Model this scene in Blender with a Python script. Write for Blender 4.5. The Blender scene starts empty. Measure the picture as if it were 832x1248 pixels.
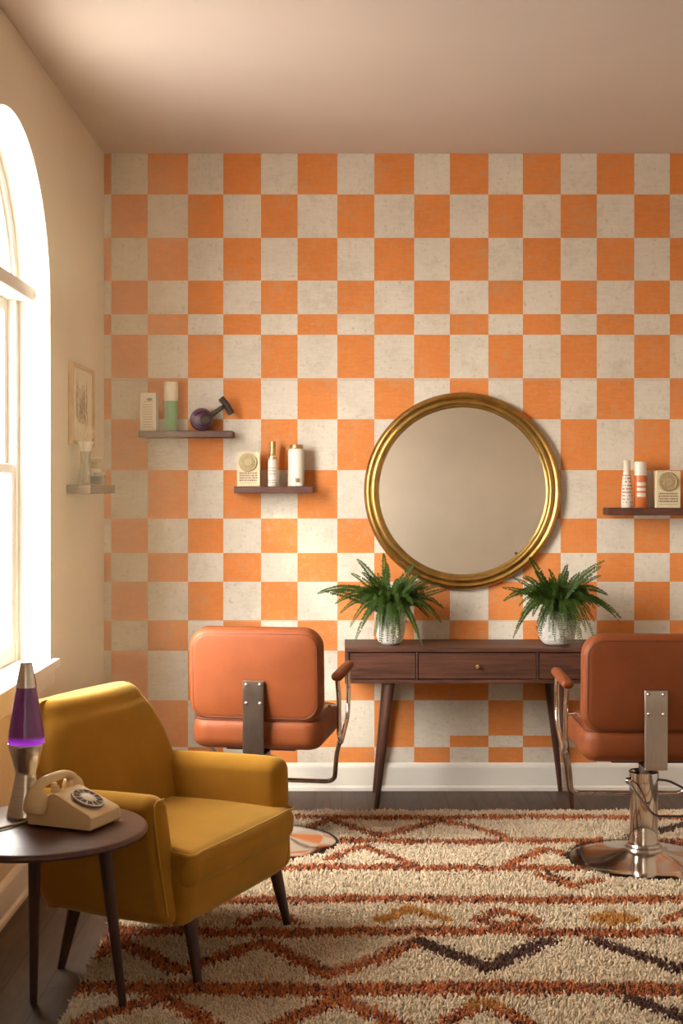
import bpy, math, random
import numpy as np
from mathutils import Vector, Matrix
random.seed(7); rng = np.random.default_rng(7)
PI = math.pi
S = bpy.context.scene
COL = S.collection

# ------------------------------------------------------------------ helpers
class MB:
    """collects verts / faces and links them as one mesh object"""
    def __init__(s): s.v = []; s.f = []; s.m = []
    def add(s, vs, fs, mi=0):
        n = len(s.v); s.v += [tuple(p) for p in vs]
        s.f += [tuple(i + n for i in f) for f in fs]; s.m += [mi] * len(fs)
        return s
    def box(s, x0, x1, y0, y1, z0, z1, mi=0, M=None):
        vs = [Vector((x, y, z)) for z in (z0, z1) for y in (y0, y1) for x in (x0, x1)]
        if M: vs = [M @ v for v in vs]
        return s.add(vs, [(0, 2, 3, 1), (4, 5, 7, 6), (0, 1, 5, 4), (2, 6, 7, 3), (0, 4, 6, 2), (1, 3, 7, 5)], mi)
    def lathe(s, prof, cx=0, cy=0, cz=0, n=48, mi=0, M=None):
        """prof: list of (r, z) from bottom to top; ends with r=0 are closed"""
        vs = []; fs = []; rings = []
        for r, z in prof:
            if r < 1e-6:
                rings.append([len(vs)]); vs.append(Vector((cx, cy, cz + z)))
            else:
                rings.append(list(range(len(vs), len(vs) + n)))
                for k in range(n):
                    a = 2 * PI * k / n
                    vs.append(Vector((cx + r * math.cos(a), cy + r * math.sin(a), cz + z)))
        for A, B in zip(rings, rings[1:]):
            for k in range(n):
                k2 = (k + 1) % n
                if len(A) == 1 and len(B) == 1: continue
                if len(A) == 1: fs.append((A[0], B[k2], B[k]))
                elif len(B) == 1: fs.append((A[k], A[k2], B[0]))
                else: fs.append((A[k], A[k2], B[k2], B[k]))
        if M: vs = [M @ v for v in vs]
        return s.add(vs, fs, mi)
    def tube(s, pts, r, n=10, closed=False, mi=0, r2=None):
        pts = [Vector(p) for p in pts]; N = len(pts); vs = []; fs = []
        def tan(i):
            if closed: return (pts[(i + 1) % N] - pts[i - 1]).normalized()
            return (pts[min(i + 1, N - 1)] - pts[max(i - 1, 0)]).normalized()
        t = tan(0); up = Vector((0, 0, 1)) if abs(t.z) < .9 else Vector((1, 0, 0))
        u = t.cross(up).normalized()
        for i in range(N):
            t = tan(i); u = (u - t * u.dot(t)).normalized(); w = t.cross(u)
            rr = r if r2 is None else r + (r2 - r) * i / (N - 1)
            for k in range(n):
                a = 2 * PI * k / n; vs.append(pts[i] + rr * (math.cos(a) * u + math.sin(a) * w))
        for i in range(N if closed else N - 1):
            j = (i + 1) % N
            for k in range(n):
                k2 = (k + 1) % n; fs.append((i * n + k, j * n + k, j * n + k2, i * n + k2))
        if not closed:
            fs.append(tuple(range(n))); fs.append(tuple((N - 1) * n + k for k in reversed(range(n))))
        return s.add(vs, fs, mi)
    def rbox(s, corners, r, n=7, puff=(0, 0, 0), mi=0, M=None):
        """rounded block mapped into 8 corners (z0: y0x0,y0x1,y1x0,y1x1, then z1)"""
        c = [Vector(p) for p in corners]
        L = [((c[1] - c[0]).length + (c[7] - c[6]).length) / 4, ((c[2] - c[0]).length + (c[7] - c[5]).length) / 4,
             ((c[4] - c[0]).length + (c[7] - c[3]).length) / 4]
        r = min(r, *[l * .999 for l in L])
        q = []   # parameters along an axis: dense at the rounded ends
        def params(l):
            a = r / l; out = []
            for k in range(n): out.append(-1 + a * (1 - math.cos(k / n * PI / 2)) if False else -1 + a * k / n)
            m = 6
            for k in range(m + 1): out.append(-1 + a + (2 - 2 * a) * k / m)
            for k in range(1, n + 1): out.append(1 - a + a * k / n)
            return out
        P = [params(l) for l in L]
        idx = {}; vs = []; fs = []
        def V(u):
            key = tuple(round(x, 6) for x in u)
            if key in idx: return idx[key]
            p = [u[i] * L[i] for i in range(3)]
            inner = [max(-(L[i] - r), min(L[i] - r, p[i])) for i in range(3)]
            d = Vector([p[i] - inner[i] for i in range(3)])
            if d.length > 1e-9:
                # spread the samples evenly over the arc
                dd = Vector([math.tan(max(-1, min(1, x / r)) * PI / 4) for x in d]).normalized() * r
            else: dd = d
            w = [(inner[i] + dd[i]) / L[i] for i in range(3)]
            g = [1 - w[i] ** 2 for i in range(3)]
            pw = [w[0] + puff[0] / L[0] * w[0] * g[1] * g[2], w[1] + puff[1] / L[1] * w[1] * g[0] * g[2], w[2] + puff[2] / L[2] * w[2] * g[0] * g[1]]
            t = [(x + 1) / 2 for x in pw]
            o = Vector((0, 0, 0))
            for k in range(8):
                a, b, cc = k & 1, (k >> 1) & 1, (k >> 2) & 1
                o += c[k] * ((t[0] if a else 1 - t[0]) * (t[1] if b else 1 - t[1]) * (t[2] if cc else 1 - t[2]))
            if M: o = M @ o
            idx[key] = len(vs); vs.append(o); return idx[key]
        for ax in range(3):
            a, b = (ax + 1) % 3, (ax + 2) % 3
            for sg in (-1, 1):
                for i in range(len(P[a]) - 1):
                    for j in range(len(P[b]) - 1):
                        def mk(x, y):
                            u = [0, 0, 0]; u[ax] = sg; u[a] = x; u[b] = y; return V(u)
                        f = [mk(P[a][i], P[b][j]), mk(P[a][i + 1], P[b][j]), mk(P[a][i + 1], P[b][j + 1]), mk(P[a][i], P[b][j + 1])]
                        if sg < 0: f.reverse()
                        fs.append(tuple(f))
        return s.add(vs, fs, mi)
    def rb(s, x0, x1, y0, y1, z0, z1, r, n=4, puff=(0, 0, 0), mi=0, M=None):
        return s.rbox([(x, y, z) for z in (z0, z1) for y in (y0, y1) for x in (x0, x1)], r, n, puff, mi, M)
    def slab(s, a, b, R, t, er, puff=0., n=10, M=None, mi=0, puff2=None):
        """rounded-rectangle cushion: half sizes a,b, corner radius R, thickness t (z -t/2..t/2), edge radius er"""
        if puff2 is None: puff2 = puff
        def loop(i):
            aa, bb, RR = a - i, b - i, max(R - i, .004); out = []
            for q, (sx, sy) in enumerate(((1, 1), (-1, 1), (-1, -1), (1, -1))):
                for k in range(n + 1):
                    an = q * PI / 2 + k / n * PI / 2
                    out.append((sx * (aa - RR) + RR * math.cos(an), sy * (bb - RR) + RR * math.sin(an)))
                # straight side subdivisions
                nx = ((-1, 1), (-1, -1), (1, -1), (1, 1))[q]
                p = out[-1]; an = (q + 1) * PI / 2
                qn = (nx[0] * (aa - RR) + RR * math.cos(an), nx[1] * (bb - RR) + RR * math.sin(an))
                for k in range(1, 6): out.append((p[0] + (qn[0] - p[0]) * k / 6, p[1] + (qn[1] - p[1]) * k / 6))
            return out
        rings = []
        E = 6
        base = loop(er)
        for k in (0.0001, .2, .4, .6, .8, .92): rings.append([(x * k, y * k, -t / 2 - puff2 * (1 - k * k)) for x, y in base])
        for k in range(E + 1):
            an = PI / 2 * k / E; rings.append([(x, y, -t / 2 + er * (1 - math.cos(an))) for x, y in loop(er * (1 - math.sin(an)))])
        for k in range(E + 1):
            an = PI / 2 * (1 - k / E); rings.append([(x, y, t / 2 - er * (1 - math.cos(an))) for x, y in loop(er * (1 - math.sin(an)))])
        for k in (.92, .8, .6, .4, .2, .0001): rings.append([(x * k, y * k, t / 2 + puff * (1 - k * k)) for x, y in base])
        N = len(base); vs = [Vector(p) for rg in rings for p in rg]; fs = []
        if M: vs = [M @ v for v in vs]
        for i in range(len(rings) - 1):
            for k in range(N):
                k2 = (k + 1) % N; fs.append((i * N + k, i * N + k2, (i + 1) * N + k2, (i + 1) * N + k))
        return s.add(vs, fs, mi)
    def build(s, name, mats, parent=None, smooth=True, loc=None, rot=None, bevel=0, angle=40, flat=False):
        me = bpy.data.meshes.new(name); me.from_pydata(s.v, [], s.f)
        if not isinstance(mats, (list, tuple)): mats = [mats]
        for m in mats: me.materials.append(m)
        me.polygons.foreach_set('material_index', s.m)
        me.validate(); me.update()
        if smooth:
            me.polygons.foreach_set('use_smooth', [True] * len(me.polygons))
            try: me.set_sharp_from_angle(angle=math.radians(angle))
            except Exception: pass
        o = bpy.data.objects.new(name, me); COL.objects.link(o)
        if parent: o.parent = parent
        if loc: o.location = loc
        if rot: o.rotation_euler = rot
        if bevel:
            b = o.modifiers.new('bevel', 'BEVEL'); b.width = bevel; b.segments = 2; b.limit_method = 'ANGLE'; b.angle_limit = math.radians(35)
            b.harden_normals = False
        return o

def curve(pts, n=8, closed=False):
    """Catmull-Rom through points"""
    P = [Vector(p) for p in pts]; out = []; N = len(P)
    rngi = range(N) if closed else range(N - 1)
    for i in rngi:
        p1, p2 = P[i], P[(i + 1) % N]
        p0 = P[i - 1] if (closed or i > 0) else p1 * 2 - p2
        p3 = P[(i + 2) % N] if (closed or i + 2 < N) else p2 * 2 - p1
        for k in range(n):
            t = k / n
            out.append(.5 * ((2 * p1) + (p2 - p0) * t + (2 * p0 - 5 * p1 + 4 * p2 - p3) * t * t + (3 * p1 - p0 - 3 * p2 + p3) * t ** 3))
    if not closed: out.append(P[-1])
    return out

def bend(pts, r, n=6):
    """polyline with rounded corners"""
    P = [Vector(p) for p in pts]; out = [P[0]]
    for i in range(1, len(P) - 1):
        a, b, c = P[i - 1], P[i], P[i + 1]
        d1, d2 = (a - b), (c - b); l = min(r, d1.length * .48, d2.length * .48)
        A = b + d1.normalized() * l; C = b + d2.normalized() * l
        for k in range(n + 1):
            t = k / n; out.append((1 - t) ** 2 * A + 2 * t * (1 - t) * b + t * t * C)
    out.append(P[-1]); return out

def thing(name, label, cat, loc=(0, 0, 0), rz=0, group=None):
    o = bpy.data.objects.new(name, None); COL.objects.link(o); o.location = loc; o.rotation_euler = (0, 0, rz)
    o.empty_display_size = .1
    return tag(o, label, cat, group)
def tag(o, label, cat, group=None):
    o['label'] = label; o['category'] = cat
    if group: o['group'] = group
    return o
def struct(o): o['kind'] = 'structure'; return o

# ------------------------------------------------------------------ materials
def mat(name, col, rough=.5, metal=0, bump=0, bscale=60, var=0, vscale=8, coat=0, sheen=0, spec=.5, stretch=None, trans=0, ior=1.45, detail=4, brough=.3):
    m = bpy.data.materials.new(name); m.use_nodes = True; nt = m.node_tree; N = nt.nodes; L = nt.links
    b = N['Principled BSDF']; b.inputs['Base Color'].default_value = (*col, 1)
    b.inputs['Roughness'].default_value = rough; b.inputs['Metallic'].default_value = metal
    b.inputs['Specular IOR Level'].default_value = spec
    b.inputs['Coat Weight'].default_value = coat; b.inputs['Coat Roughness'].default_value = .15
    b.inputs['Sheen Weight'].default_value = sheen; b.inputs['Sheen Roughness'].default_value = brough
    b.inputs['Transmission Weight'].default_value = trans; b.inputs['IOR'].default_value = ior
    tc = N.new('ShaderNodeTexCoord'); mp = N.new('ShaderNodeMapping'); L.new(tc.outputs['Object'], mp.inputs['Vector'])
    if stretch: mp.inputs['Scale'].default_value = stretch
    if var:
        n = N.new('ShaderNodeTexNoise'); n.inputs['Scale'].default_value = vscale; n.inputs['Detail'].default_value = detail
        L.new(mp.outputs[0], n.inputs['Vector'])
        r = N.new('ShaderNodeMapRange'); r.inputs['From Min'].default_value = .3; r.inputs['From Max'].default_value = .7
        r.inputs['To Min'].default_value = 1 - var; r.inputs['To Max'].default_value = 1 + var * .6
        L.new(n.outputs['Fac'], r.inputs['Value'])
        mx = N.new('ShaderNodeVectorMath'); mx.operation = 'SCALE'; mx.inputs[0].default_value = col
        L.new(r.outputs[0], mx.inputs['Scale']); L.new(mx.outputs[0], b.inputs['Base Color'])
    if bump:
        n2 = N.new('ShaderNodeTexNoise'); n2.inputs['Scale'].default_value = bscale; n2.inputs['Detail'].default_value = 3
        L.new(mp.outputs[0], n2.inputs['Vector'])
        bp = N.new('ShaderNodeBump'); bp.inputs['Strength'].default_value = bump; bp.inputs['Distance'].default_value = .004
        L.new(n2.outputs['Fac'], bp.inputs['Height']); L.new(bp.outputs[0], b.inputs['Normal'])
    return m

def tile_mat(name, col, dirt):
    """painted, slightly worn wall square"""
    m = bpy.data.materials.new(name); m.use_nodes = True; nt = m.node_tree; N = nt.nodes; L = nt.links
    b = N['Principled BSDF']; b.inputs['Roughness'].default_value = .75; b.inputs['Specular IOR Level'].default_value = .25
    tc = N.new('ShaderNodeTexCoord')
    def noise(sc, det, rough=.5, st=(1, 1, 1)):
        mp = N.new('ShaderNodeMapping'); mp.inputs['Scale'].default_value = st; L.new(tc.outputs['Object'], mp.inputs[0])
        n = N.new('ShaderNodeTexNoise'); n.inputs['Scale'].default_value = sc; n.inputs['Detail'].default_value = det; n.inputs['Roughness'].default_value = rough
        L.new(mp.outputs[0], n.inputs[0]); return n.outputs['Fac']
    def mr(v, a, b_, c, d):
        r = N.new('ShaderNodeMapRange'); r.clamp = True
        for k, x in zip(('From Min', 'From Max', 'To Min', 'To Max'), (a, b_, c, d)): r.inputs[k].default_value = x
        L.new(v, r.inputs['Value']); return r.outputs[0]
    def mix(f, A, B):
        x = N.new('ShaderNodeMix'); x.data_type = 'RGBA'; L.new(f, x.inputs[0])
        for s_, v in ((6, A), (7, B)):
            if isinstance(v, tuple): x.inputs[s_].default_value = (*v, 1)
            else: L.new(v, x.inputs[s_])
        return x.outputs[2]
    c = mix(mr(noise(3.2, 6), .35, .7, 0, 1), col, tuple(x * .86 for x in col))
    c = mix(mr(noise(90, 2, .6, (1, 1, .25)), .35, .65, 0, .35), c, tuple(x * .84 for x in col))     # woven streaks
    c = mix(mr(noise(90, 2, .6, (.25, 1, 1)), .35, .65, 0, .35), c, tuple(min(1, x * 1.12) for x in col))
    c = mix(mr(noise(38, 8, .75), .56, .68, 0, .8), c, dirt); c = mix(mr(noise(7, 9, .8), .52, .70, 0, .5), c, dirt)                                      # specks and scuffs
    # two faint horizontal creases where the lengths of paper meet
    sp = N.new('ShaderNodeSeparateXYZ'); L.new(tc.outputs['Object'], sp.inputs[0])
    for zz, wd, amt in ((1.54 - (463 - 595) / 238.85, .006, .55), (1.54 - (757 - 595) / 238.85, .005, .35), (1.54 - (286 - 595) / 238.85, .008, .12), (1.54 - (593 - 595) / 238.85, .004, .2)):
        d = N.new('ShaderNodeMath'); d.operation = 'SUBTRACT'; L.new(sp.outputs['Z'], d.inputs[0]); d.inputs[1].default_value = zz
        ab = N.new('ShaderNodeMath'); ab.operation = 'ABSOLUTE'; L.new(d.outputs[0], ab.inputs[0])
        c = mix(mr(ab.outputs[0], 0, wd, amt, 0), c, (.50, .40, .29))
    L.new(c, b.inputs['Base Color'])
    bp = N.new('ShaderNodeBump'); bp.inputs['Strength'].default_value = .25; bp.inputs['Distance'].default_value = .003
    L.new(noise(120, 5, .6), bp.inputs['Height']); L.new(bp.outputs[0], b.inputs['Normal'])
    return m

def wood(name, c1, c2, scale=(1.2, 14, 14), rough=.38, coat=.15, plank=None):
    m = bpy.data.materials.new(name); m.use_nodes = True; nt = m.node_tree; N = nt.nodes; L = nt.links
    b = N['Principled BSDF']; b.inputs['Roughness'].default_value = rough; b.inputs['Coat Weight'].default_value = coat; b.inputs['Coat Roughness'].default_value = .25
    tc = N.new('ShaderNodeTexCoord'); mp = N.new('ShaderNodeMapping'); mp.inputs['Scale'].default_value = scale; L.new(tc.outputs['Object'], mp.inputs[0])
    n = N.new('ShaderNodeTexNoise'); n.inputs['Scale'].default_value = 3; n.inputs['Detail'].default_value = 7; n.inputs['Roughness'].default_value = .62; n.inputs['Distortion'].default_value = .7
    L.new(mp.outputs[0], n.inputs[0])
    cr = N.new('ShaderNodeValToRGB'); cr.color_ramp.elements[0].position = .33; cr.color_ramp.elements[1].position = .68
    cr.color_ramp.elements[0].color = (*c1, 1); cr.color_ramp.elements[1].color = (*c2, 1); L.new(n.outputs['Fac'], cr.inputs[0])
    out = cr.outputs[0]
    if plank:
        br = N.new('ShaderNodeTexBrick'); mp2 = N.new('ShaderNodeMapping'); mp2.inputs['Rotation'].default_value = (0, 0, PI / 2); L.new(tc.outputs['Object'], mp2.inputs[0])
        L.new(mp2.outputs[0], br.inputs[0]); br.inputs['Scale'].default_value = 1; br.inputs['Brick Width'].default_value = 1.4; br.inputs['Row Height'].default_value = .13
        br.inputs['Mortar Size'].default_value = .003; br.inputs['Color1'].default_value = (.75, .75, .75, 1); br.inputs['Color2'].default_value = (1.1, 1.08, 1.05, 1); br.inputs['Mortar'].default_value = (.25, .25, .25, 1)
        mx = N.new('ShaderNodeMix'); mx.data_type = 'RGBA'; mx.blend_type = 'MULTIPLY'; mx.inputs[0].default_value = 1
        L.new(out, mx.inputs[6]); L.new(br.outputs[0], mx.inputs[7]); out = mx.outputs[2]
    L.new(out, b.inputs['Base Color'])
    return m

M = {}
M['orange'] = tile_mat('painted_orange', (.74, .255, .068), (.50, .36, .22))
M['cream'] = tile_mat('painted_cream', (.76, .68, .57), (.50, .40, .28))
M['plaster'] = mat('warm_plaster', (.74, .645, .52), .85, bump=.15, bscale=30, var=.05, vscale=2, spec=.2)
M['ceiling'] = mat('ceiling_paint', (.62, .51, .43), .9, var=.04, vscale=1.5, spec=.15)
M['trim'] = mat('white_trim', (.84, .80, .73), .45, var=.03, vscale=5, spec=.4)
M['frame_white'] = mat('window_white', (.84, .80, .72), .4)
M['floor'] = wood('dark_floor_boards', (.045, .026, .018), (.100, .060, .042), (9, 1.1, 9), .5, .0, plank=True)
M['walnut'] = wood('walnut', (.042, .015, .009), (.125, .046, .025), (1.2, 20, 20), .45, .0)
M['walnut_v'] = wood('walnut_leg', (.040, .014, .009), (.10, .036, .020), (16, 16, 1.5), .45, .0)
M['walnut_shelf'] = wood('shelf_walnut', (.065, .020, .011), (.14, .048, .027), (2.5, 22, 22), .5, .0)
M['leg_dark'] = wood('dark_leg', (.026, .010, .007), (.060, .022, .014), (16, 16, 1.5), .5, .0)
M['table_top'] = wood('table_top_wood', (.060, .022, .016), (.110, .042, .029), (1.5, 14, 14), .36, .1)
M['velvet'] = mat('mustard_velvet', (.37, .178, .024), .95, bump=.15, bscale=330, var=.16, vscale=5, sheen=.55, spec=.04, brough=.4)
M['velvet'].node_tree.nodes['Principled BSDF'].inputs['Sheen Tint'].default_value = (1, .80, .32, 1)
M['velvet_pipe'] = mat('mustard_piping', (.48, .27, .035), .8, sheen=.6, spec=.2)
M['leather'] = mat('tan_orange_leather', (.218, .056, .016), .50, bump=.18, bscale=90, var=.10, vscale=9, spec=.32)
M['leather_dark'] = mat('leather_piping', (.14, .035, .014), .5)
M['chrome'] = mat('chrome', (.78, .74, .70), .09, 1)
M['chrome_base'] = mat('chrome_base', (.72, .66, .62), .12, 1)
M['chrome_worn'] = mat('worn_chrome', (.62, .56, .52), .22, 1, var=.25, vscale=30)
M['steel'] = mat('brushed_steel', (.55, .50, .46), .34, 1, var=.12, vscale=14, stretch=(40, 40, 1))
M['bronze'] = mat('dark_bronze', (.13, .10, .08), .4, .9, var=.2, vscale=14)
M['black'] = mat('black_rubber', (.018, .016, .015), .6)
M['brass'] = mat('aged_brass', (.52, .33, .10), .34, 1, bump=.1, bscale=22, var=.25, vscale=12)
M['knob_brass'] = mat('knob_brass', (.80, .60, .25), .22, 1)
M['mirror'] = mat('mirror_silver', (.93, .92, .90), .012, 1)
M['lamp_metal'] = mat('lamp_spun_metal', (.66, .62, .58), .24, 1, var=.12, vscale=6, stretch=(1, 1, 60))
M['phone'] = mat('ivory_plastic', (.72, .54, .30), .3, coat=.3)
M['dial_clear'] = mat('dial_plastic', (.62, .55, .47), .2, coat=.4)
M['dial_dark'] = mat('dial_plate', (.20, .14, .11), .4)
M['dial_white'] = mat('dial_centre', (.76, .68, .56), .5)
M['ceramic'] = mat('white_ceramic', (.66, .62, .57), .65)
M['soil'] = mat('potting_soil', (.035, .022, .014), .95, bump=.6, bscale=60)
M['carton'] = mat('cream_carton', (.78, .70, .56), .6)
M['carton_side'] = mat('pale_carton', (.74, .64, .42), .6)
M['ink'] = mat('print_ink', (.30, .20, .13), .7)
M['ink_red'] = mat('print_red', (.55, .17, .07), .7)
M['ink_blue'] = mat('print_grey_blue', (.22, .26, .26), .7)
M['green_plastic'] = mat('green_lotion', (.13, .33, .15), .3, coat=.3)
M['cream_plastic'] = mat('cream_plastic', (.74, .66, .50), .35, coat=.2)
M['white_plastic'] = mat('white_plastic', (.80, .74, .64), .35, coat=.2)
M['gold_cap'] = mat('brushed_gold_cap', (.55, .38, .18), .35, .8)
M['purple_plastic'] = mat('purple_plastic', (.085, .018, .075), .28, coat=.5)
M['dark_plastic'] = mat('dark_plastic', (.045, .025, .020), .5)
M['orange_plastic'] = mat('orange_plastic', (.62, .17, .05), .35, coat=.2)
M['gilt'] = mat('gilt_seal', (.50, .40, .22), .42, .45, bump=.8, bscale=160)
M['frame_oak'] = mat('pale_oak_frame', (.55, .33, .12), .45, var=.15, vscale=20)
M['paper'] = mat('drawing_paper', (.76, .64, .47), .8)
M['sketch'] = mat('sketch_line', (.36, .20, .10), .8)
M['plume'] = mat('dried_plume', (.74, .60, .42), .9)
M['cord'] = mat('cord_beige', (.50, .38, .22), .5)

def leaf_mat(name, c):
    m = mat(name, c, .5, var=.35, vscale=25, spec=.3)
    b = m.node_tree.nodes['Principled BSDF']; b.inputs['Subsurface Weight'].default_value = 0
    nt = m.node_tree; out = nt.nodes['Material Output']; tr = nt.nodes.new('ShaderNodeBsdfTranslucent'); tr.inputs[0].default_value = (c[0] * 2.2, c[1] * 2.0, c[2], 1)
    mx = nt.nodes.new('ShaderNodeMixShader'); mx.inputs[0].default_value = .22
    nt.links.new(b.outputs[0], mx.inputs[1]); nt.links.new(tr.outputs[0], mx.inputs[2]); nt.links.new(mx.outputs[0], out.inputs[0]); return m
M['fern'] = leaf_mat('fern_green', (.040, .080, .009))
M['stem'] = leaf_mat('fern_stem', (.10, .13, .03))

def glass_mat(name, tint, gl=.06):
    m = bpy.data.materials.new(name); m.use_nodes = True; nt = m.node_tree; N = nt.nodes; L = nt.links
    N.remove(N['Principled BSDF']); t = N.new('ShaderNodeBsdfTransparent'); t.inputs[0].default_value = (*tint, 1)
    g = N.new('ShaderNodeBsdfGlossy'); g.inputs['Roughness'].default_value = .03
    fr = N.new('ShaderNodeLayerWeight'); fr.inputs[0].default_value = .12
    a = N.new('ShaderNodeMath'); a.operation = 'MULTIPLY'; a.inputs[1].default_value = .6; L.new(fr.outputs['Fresnel'], a.inputs[0])
    mx = N.new('ShaderNodeMixShader'); mx.inputs[0].default_value = .05; L.new(a.outputs[0], mx.inputs[0]) if gl > .1 else None; L.new(t.outputs[0], mx.inputs[1]); L.new(g.outputs[0], mx.inputs[2])
    L.new(mx.outputs[0], N['Material Output'].inputs[0]); return m
M['pane'] = glass_mat('window_pane', (.97, .97, .96))
M['thin_glass'] = glass_mat('thin_clear_glass', (.90, .88, .84))

def lava_mat():
    m = mat('purple_lamp_liquid', (.17, .008, .16), .1, coat=1.0)
    nt = m.node_tree; b = nt.nodes['Principled BSDF']; N = nt.nodes; L = nt.links
    tc = N.new('ShaderNodeTexCoord'); sp = N.new('ShaderNodeSeparateXYZ'); L.new(tc.outputs['Object'], sp.inputs[0])
    # the bulb glows up through the liquid from the base
    r = N.new('ShaderNodeMapRange'); L.new(sp.outputs['Z'], r.inputs['Value'])
    for k, x in zip(('From Min', 'From Max', 'To Min', 'To Max'), (.222, .246, .8, .015)): r.inputs[k].default_value = x
    b.inputs['Emission Color'].default_value = (.50, .04, .85, 1)
    L.new(r.outputs[0], b.inputs['Emission Strength']); return m
M['lava'] = lava_mat()

# ------------------------------------------------------------------ room
XL, XR, YB, YF, ZC = -1.21, 2.8, 6.95, -3.2, 3.247
D = 238.85
def WX(px): return (px - 416) / D
def WZ(py): return 1.54 - (py - 595) / D

# floor and ceiling
struct(MB().box(XL - .3, XR + .3, YF - .3, YB + .3, -.1, 0).build('floor', M['floor'], smooth=False))
struct(MB().box(XL - .3, XR + .3, YF - .3, YB + .3, ZC, ZC + .1).build('ceiling', M['ceiling'], smooth=False))

# chequered wall
cols = [127, 135.5, 180, 229, 272, 318, 362.5, 411, 456, 504.5, 548, 595, 637, 683, 727, 772.5, 816]
while cols[-1] < 416 + (XR) * D - 50: cols.append(cols[-1] + (44.5 if len(cols) % 2 else 47.5))
cols.append(416 + XR * D); cols[0] = 416 + XL * D
rows = [187, 237, 290, 342, 383, 408, 461, 511, 573, 632, 674, 709, 756, 793, 853.5, 896.5, 910.5, 930, 963]
rows[0] = 595 - (ZC - 1.54) * D; rows[-1] = 595 + 1.54 * D
mb = MB()
vs = [(WX(x), YB, WZ(y)) for y in rows for x in cols]; nc = len(cols); fs = []; mi = []
for r in range(len(rows) - 1):
    for c in range(nc - 1):
        rr = r
        if r == 15: rr = 14
        if r == 16: rr = 17
        if r == 13 and c >= 10: rr = 14
        if r == 14 and c >= 10: rr = 15
        if r == 17: k = 1
        else: k = 0 if (rr + c) % 2 == 0 else 1
        if r == 15 and c >= 10: k = 0 if (16 + c) % 2 == 0 else 1
        fs.append((r * nc + c, (r + 1) * nc + c, (r + 1) * nc + c + 1, r * nc + c + 1)); mi.append(k)
mb.v = vs; mb.f = fs; mb.m = mi
mb.box(XL - .3, XR + .3, YB + .002, YB + .25, 0, ZC, 1)
struct(mb.build('wall_back', [M['orange'], M['cream']], smooth=False))

# left wall with arched window openings
WIN = [(5.02, .64), (-2.1, .64)]     # centre y, half width; the last is an unseen window added to brighten the rear room
ZS, ZSP, XW = .8275, 2.29, -1.34    # sill, springing line, window plane
XO = XL - .26
def left_wall():
    mb = MB()
    ys = [YF]
    spans = []
    for cy, R in sorted(WIN):
        spans.append((cy - R, cy + R, cy, R))
    prev = YF
    def quad(y0, y1, z0, z1):
        mb.add([(XL, y0, z0), (XL, y1, z0), (XL, y1, z1), (XL, y0, z1)], [(0, 1, 2, 3)])
        mb.add([(XO, y0, z0), (XO, y1, z0), (XO, y1, z1), (XO, y0, z1)], [(3, 2, 1, 0)])
    for a, b, cy, R in spans:
        quad(prev, a, 0, ZC); quad(a, b, 0, ZS)
        n = 40
        for k in range(n):
            t0, t1 = PI - PI * k / n, PI - PI * (k + 1) / n
            y0, z0, y1, z1 = cy + R * math.cos(t0), ZSP + R * math.sin(t0), cy + R * math.cos(t1), ZSP + R * math.sin(t1)
            for X, o in ((XL, 0), (XO, 1)):
                q = [(X, y0, z0), (X, y1, z1), (X, y1, ZC), (X, y0, ZC)]
                mb.add(q, [(0, 1, 2, 3) if not o else (3, 2, 1, 0)])
            mb.add([(XL, y0, z0), (XL, y1, z1), (XO, y1, z1), (XO, y0, z0)], [(0, 3, 2, 1)], 1)
        for y in (a, b): mb.add([(XL, y, ZS), (XL, y, ZSP), (XO, y, ZSP), (XO, y, ZS)], [(0, 1, 2, 3)], 1)
        mb.add([(XL, a, ZS), (XL, b, ZS), (XO, b, ZS), (XO, a, ZS)], [(0, 1, 2, 3)], 1)
        prev = b
    quad(prev, YB + .0, 0, ZC)
    return struct(mb.build('wall_left', [M['plaster'], M['trim']], smooth=False))
left_wall()
struct(MB().box(XR, XR + .2, YF, YB, 0, ZC).build('wall_right', M['plaster'], smooth=False))
struct(MB().box(XL - .26, XR + .2, YF - .2, YF, 0, ZC).build('wall_front', M['plaster'], smooth=False))

def baseboard(name, M_, L_, parent=None):
    # profile (out, z); runs L_ along local x
    prof = [(0, 0), (.026, 0), (.026, .018), (.016, .026), (.016, .118), (.012, .130), (.006, .138), (0, .140)]
    mb = MB(); n = len(prof)
    vs = [Vector((x, -o, z)) for x in (0, L_) for o, z in prof]
    mb.add([M_ @ v for v in vs], [(k, k + 1, n + k + 1, n + k) for k in range(n - 1)] + [tuple(range(n)), tuple(reversed(range(n, 2 * n)))])
    return struct(mb.build(name, M['trim'], smooth=False))
baseboard('baseboard_back', Matrix.Translation((XL, YB, 0)), XR - XL)
baseboard('baseboard_left', Matrix.Translation((XL, YF, 0)) @ Matrix.Rotation(PI / 2, 4, 'Z'), YB - YF)
baseboard('baseboard_right', Matrix.Translation((XR, YB, 0)) @ Matrix.Rotation(-PI / 2, 4, 'Z'), YB - YF)

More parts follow.
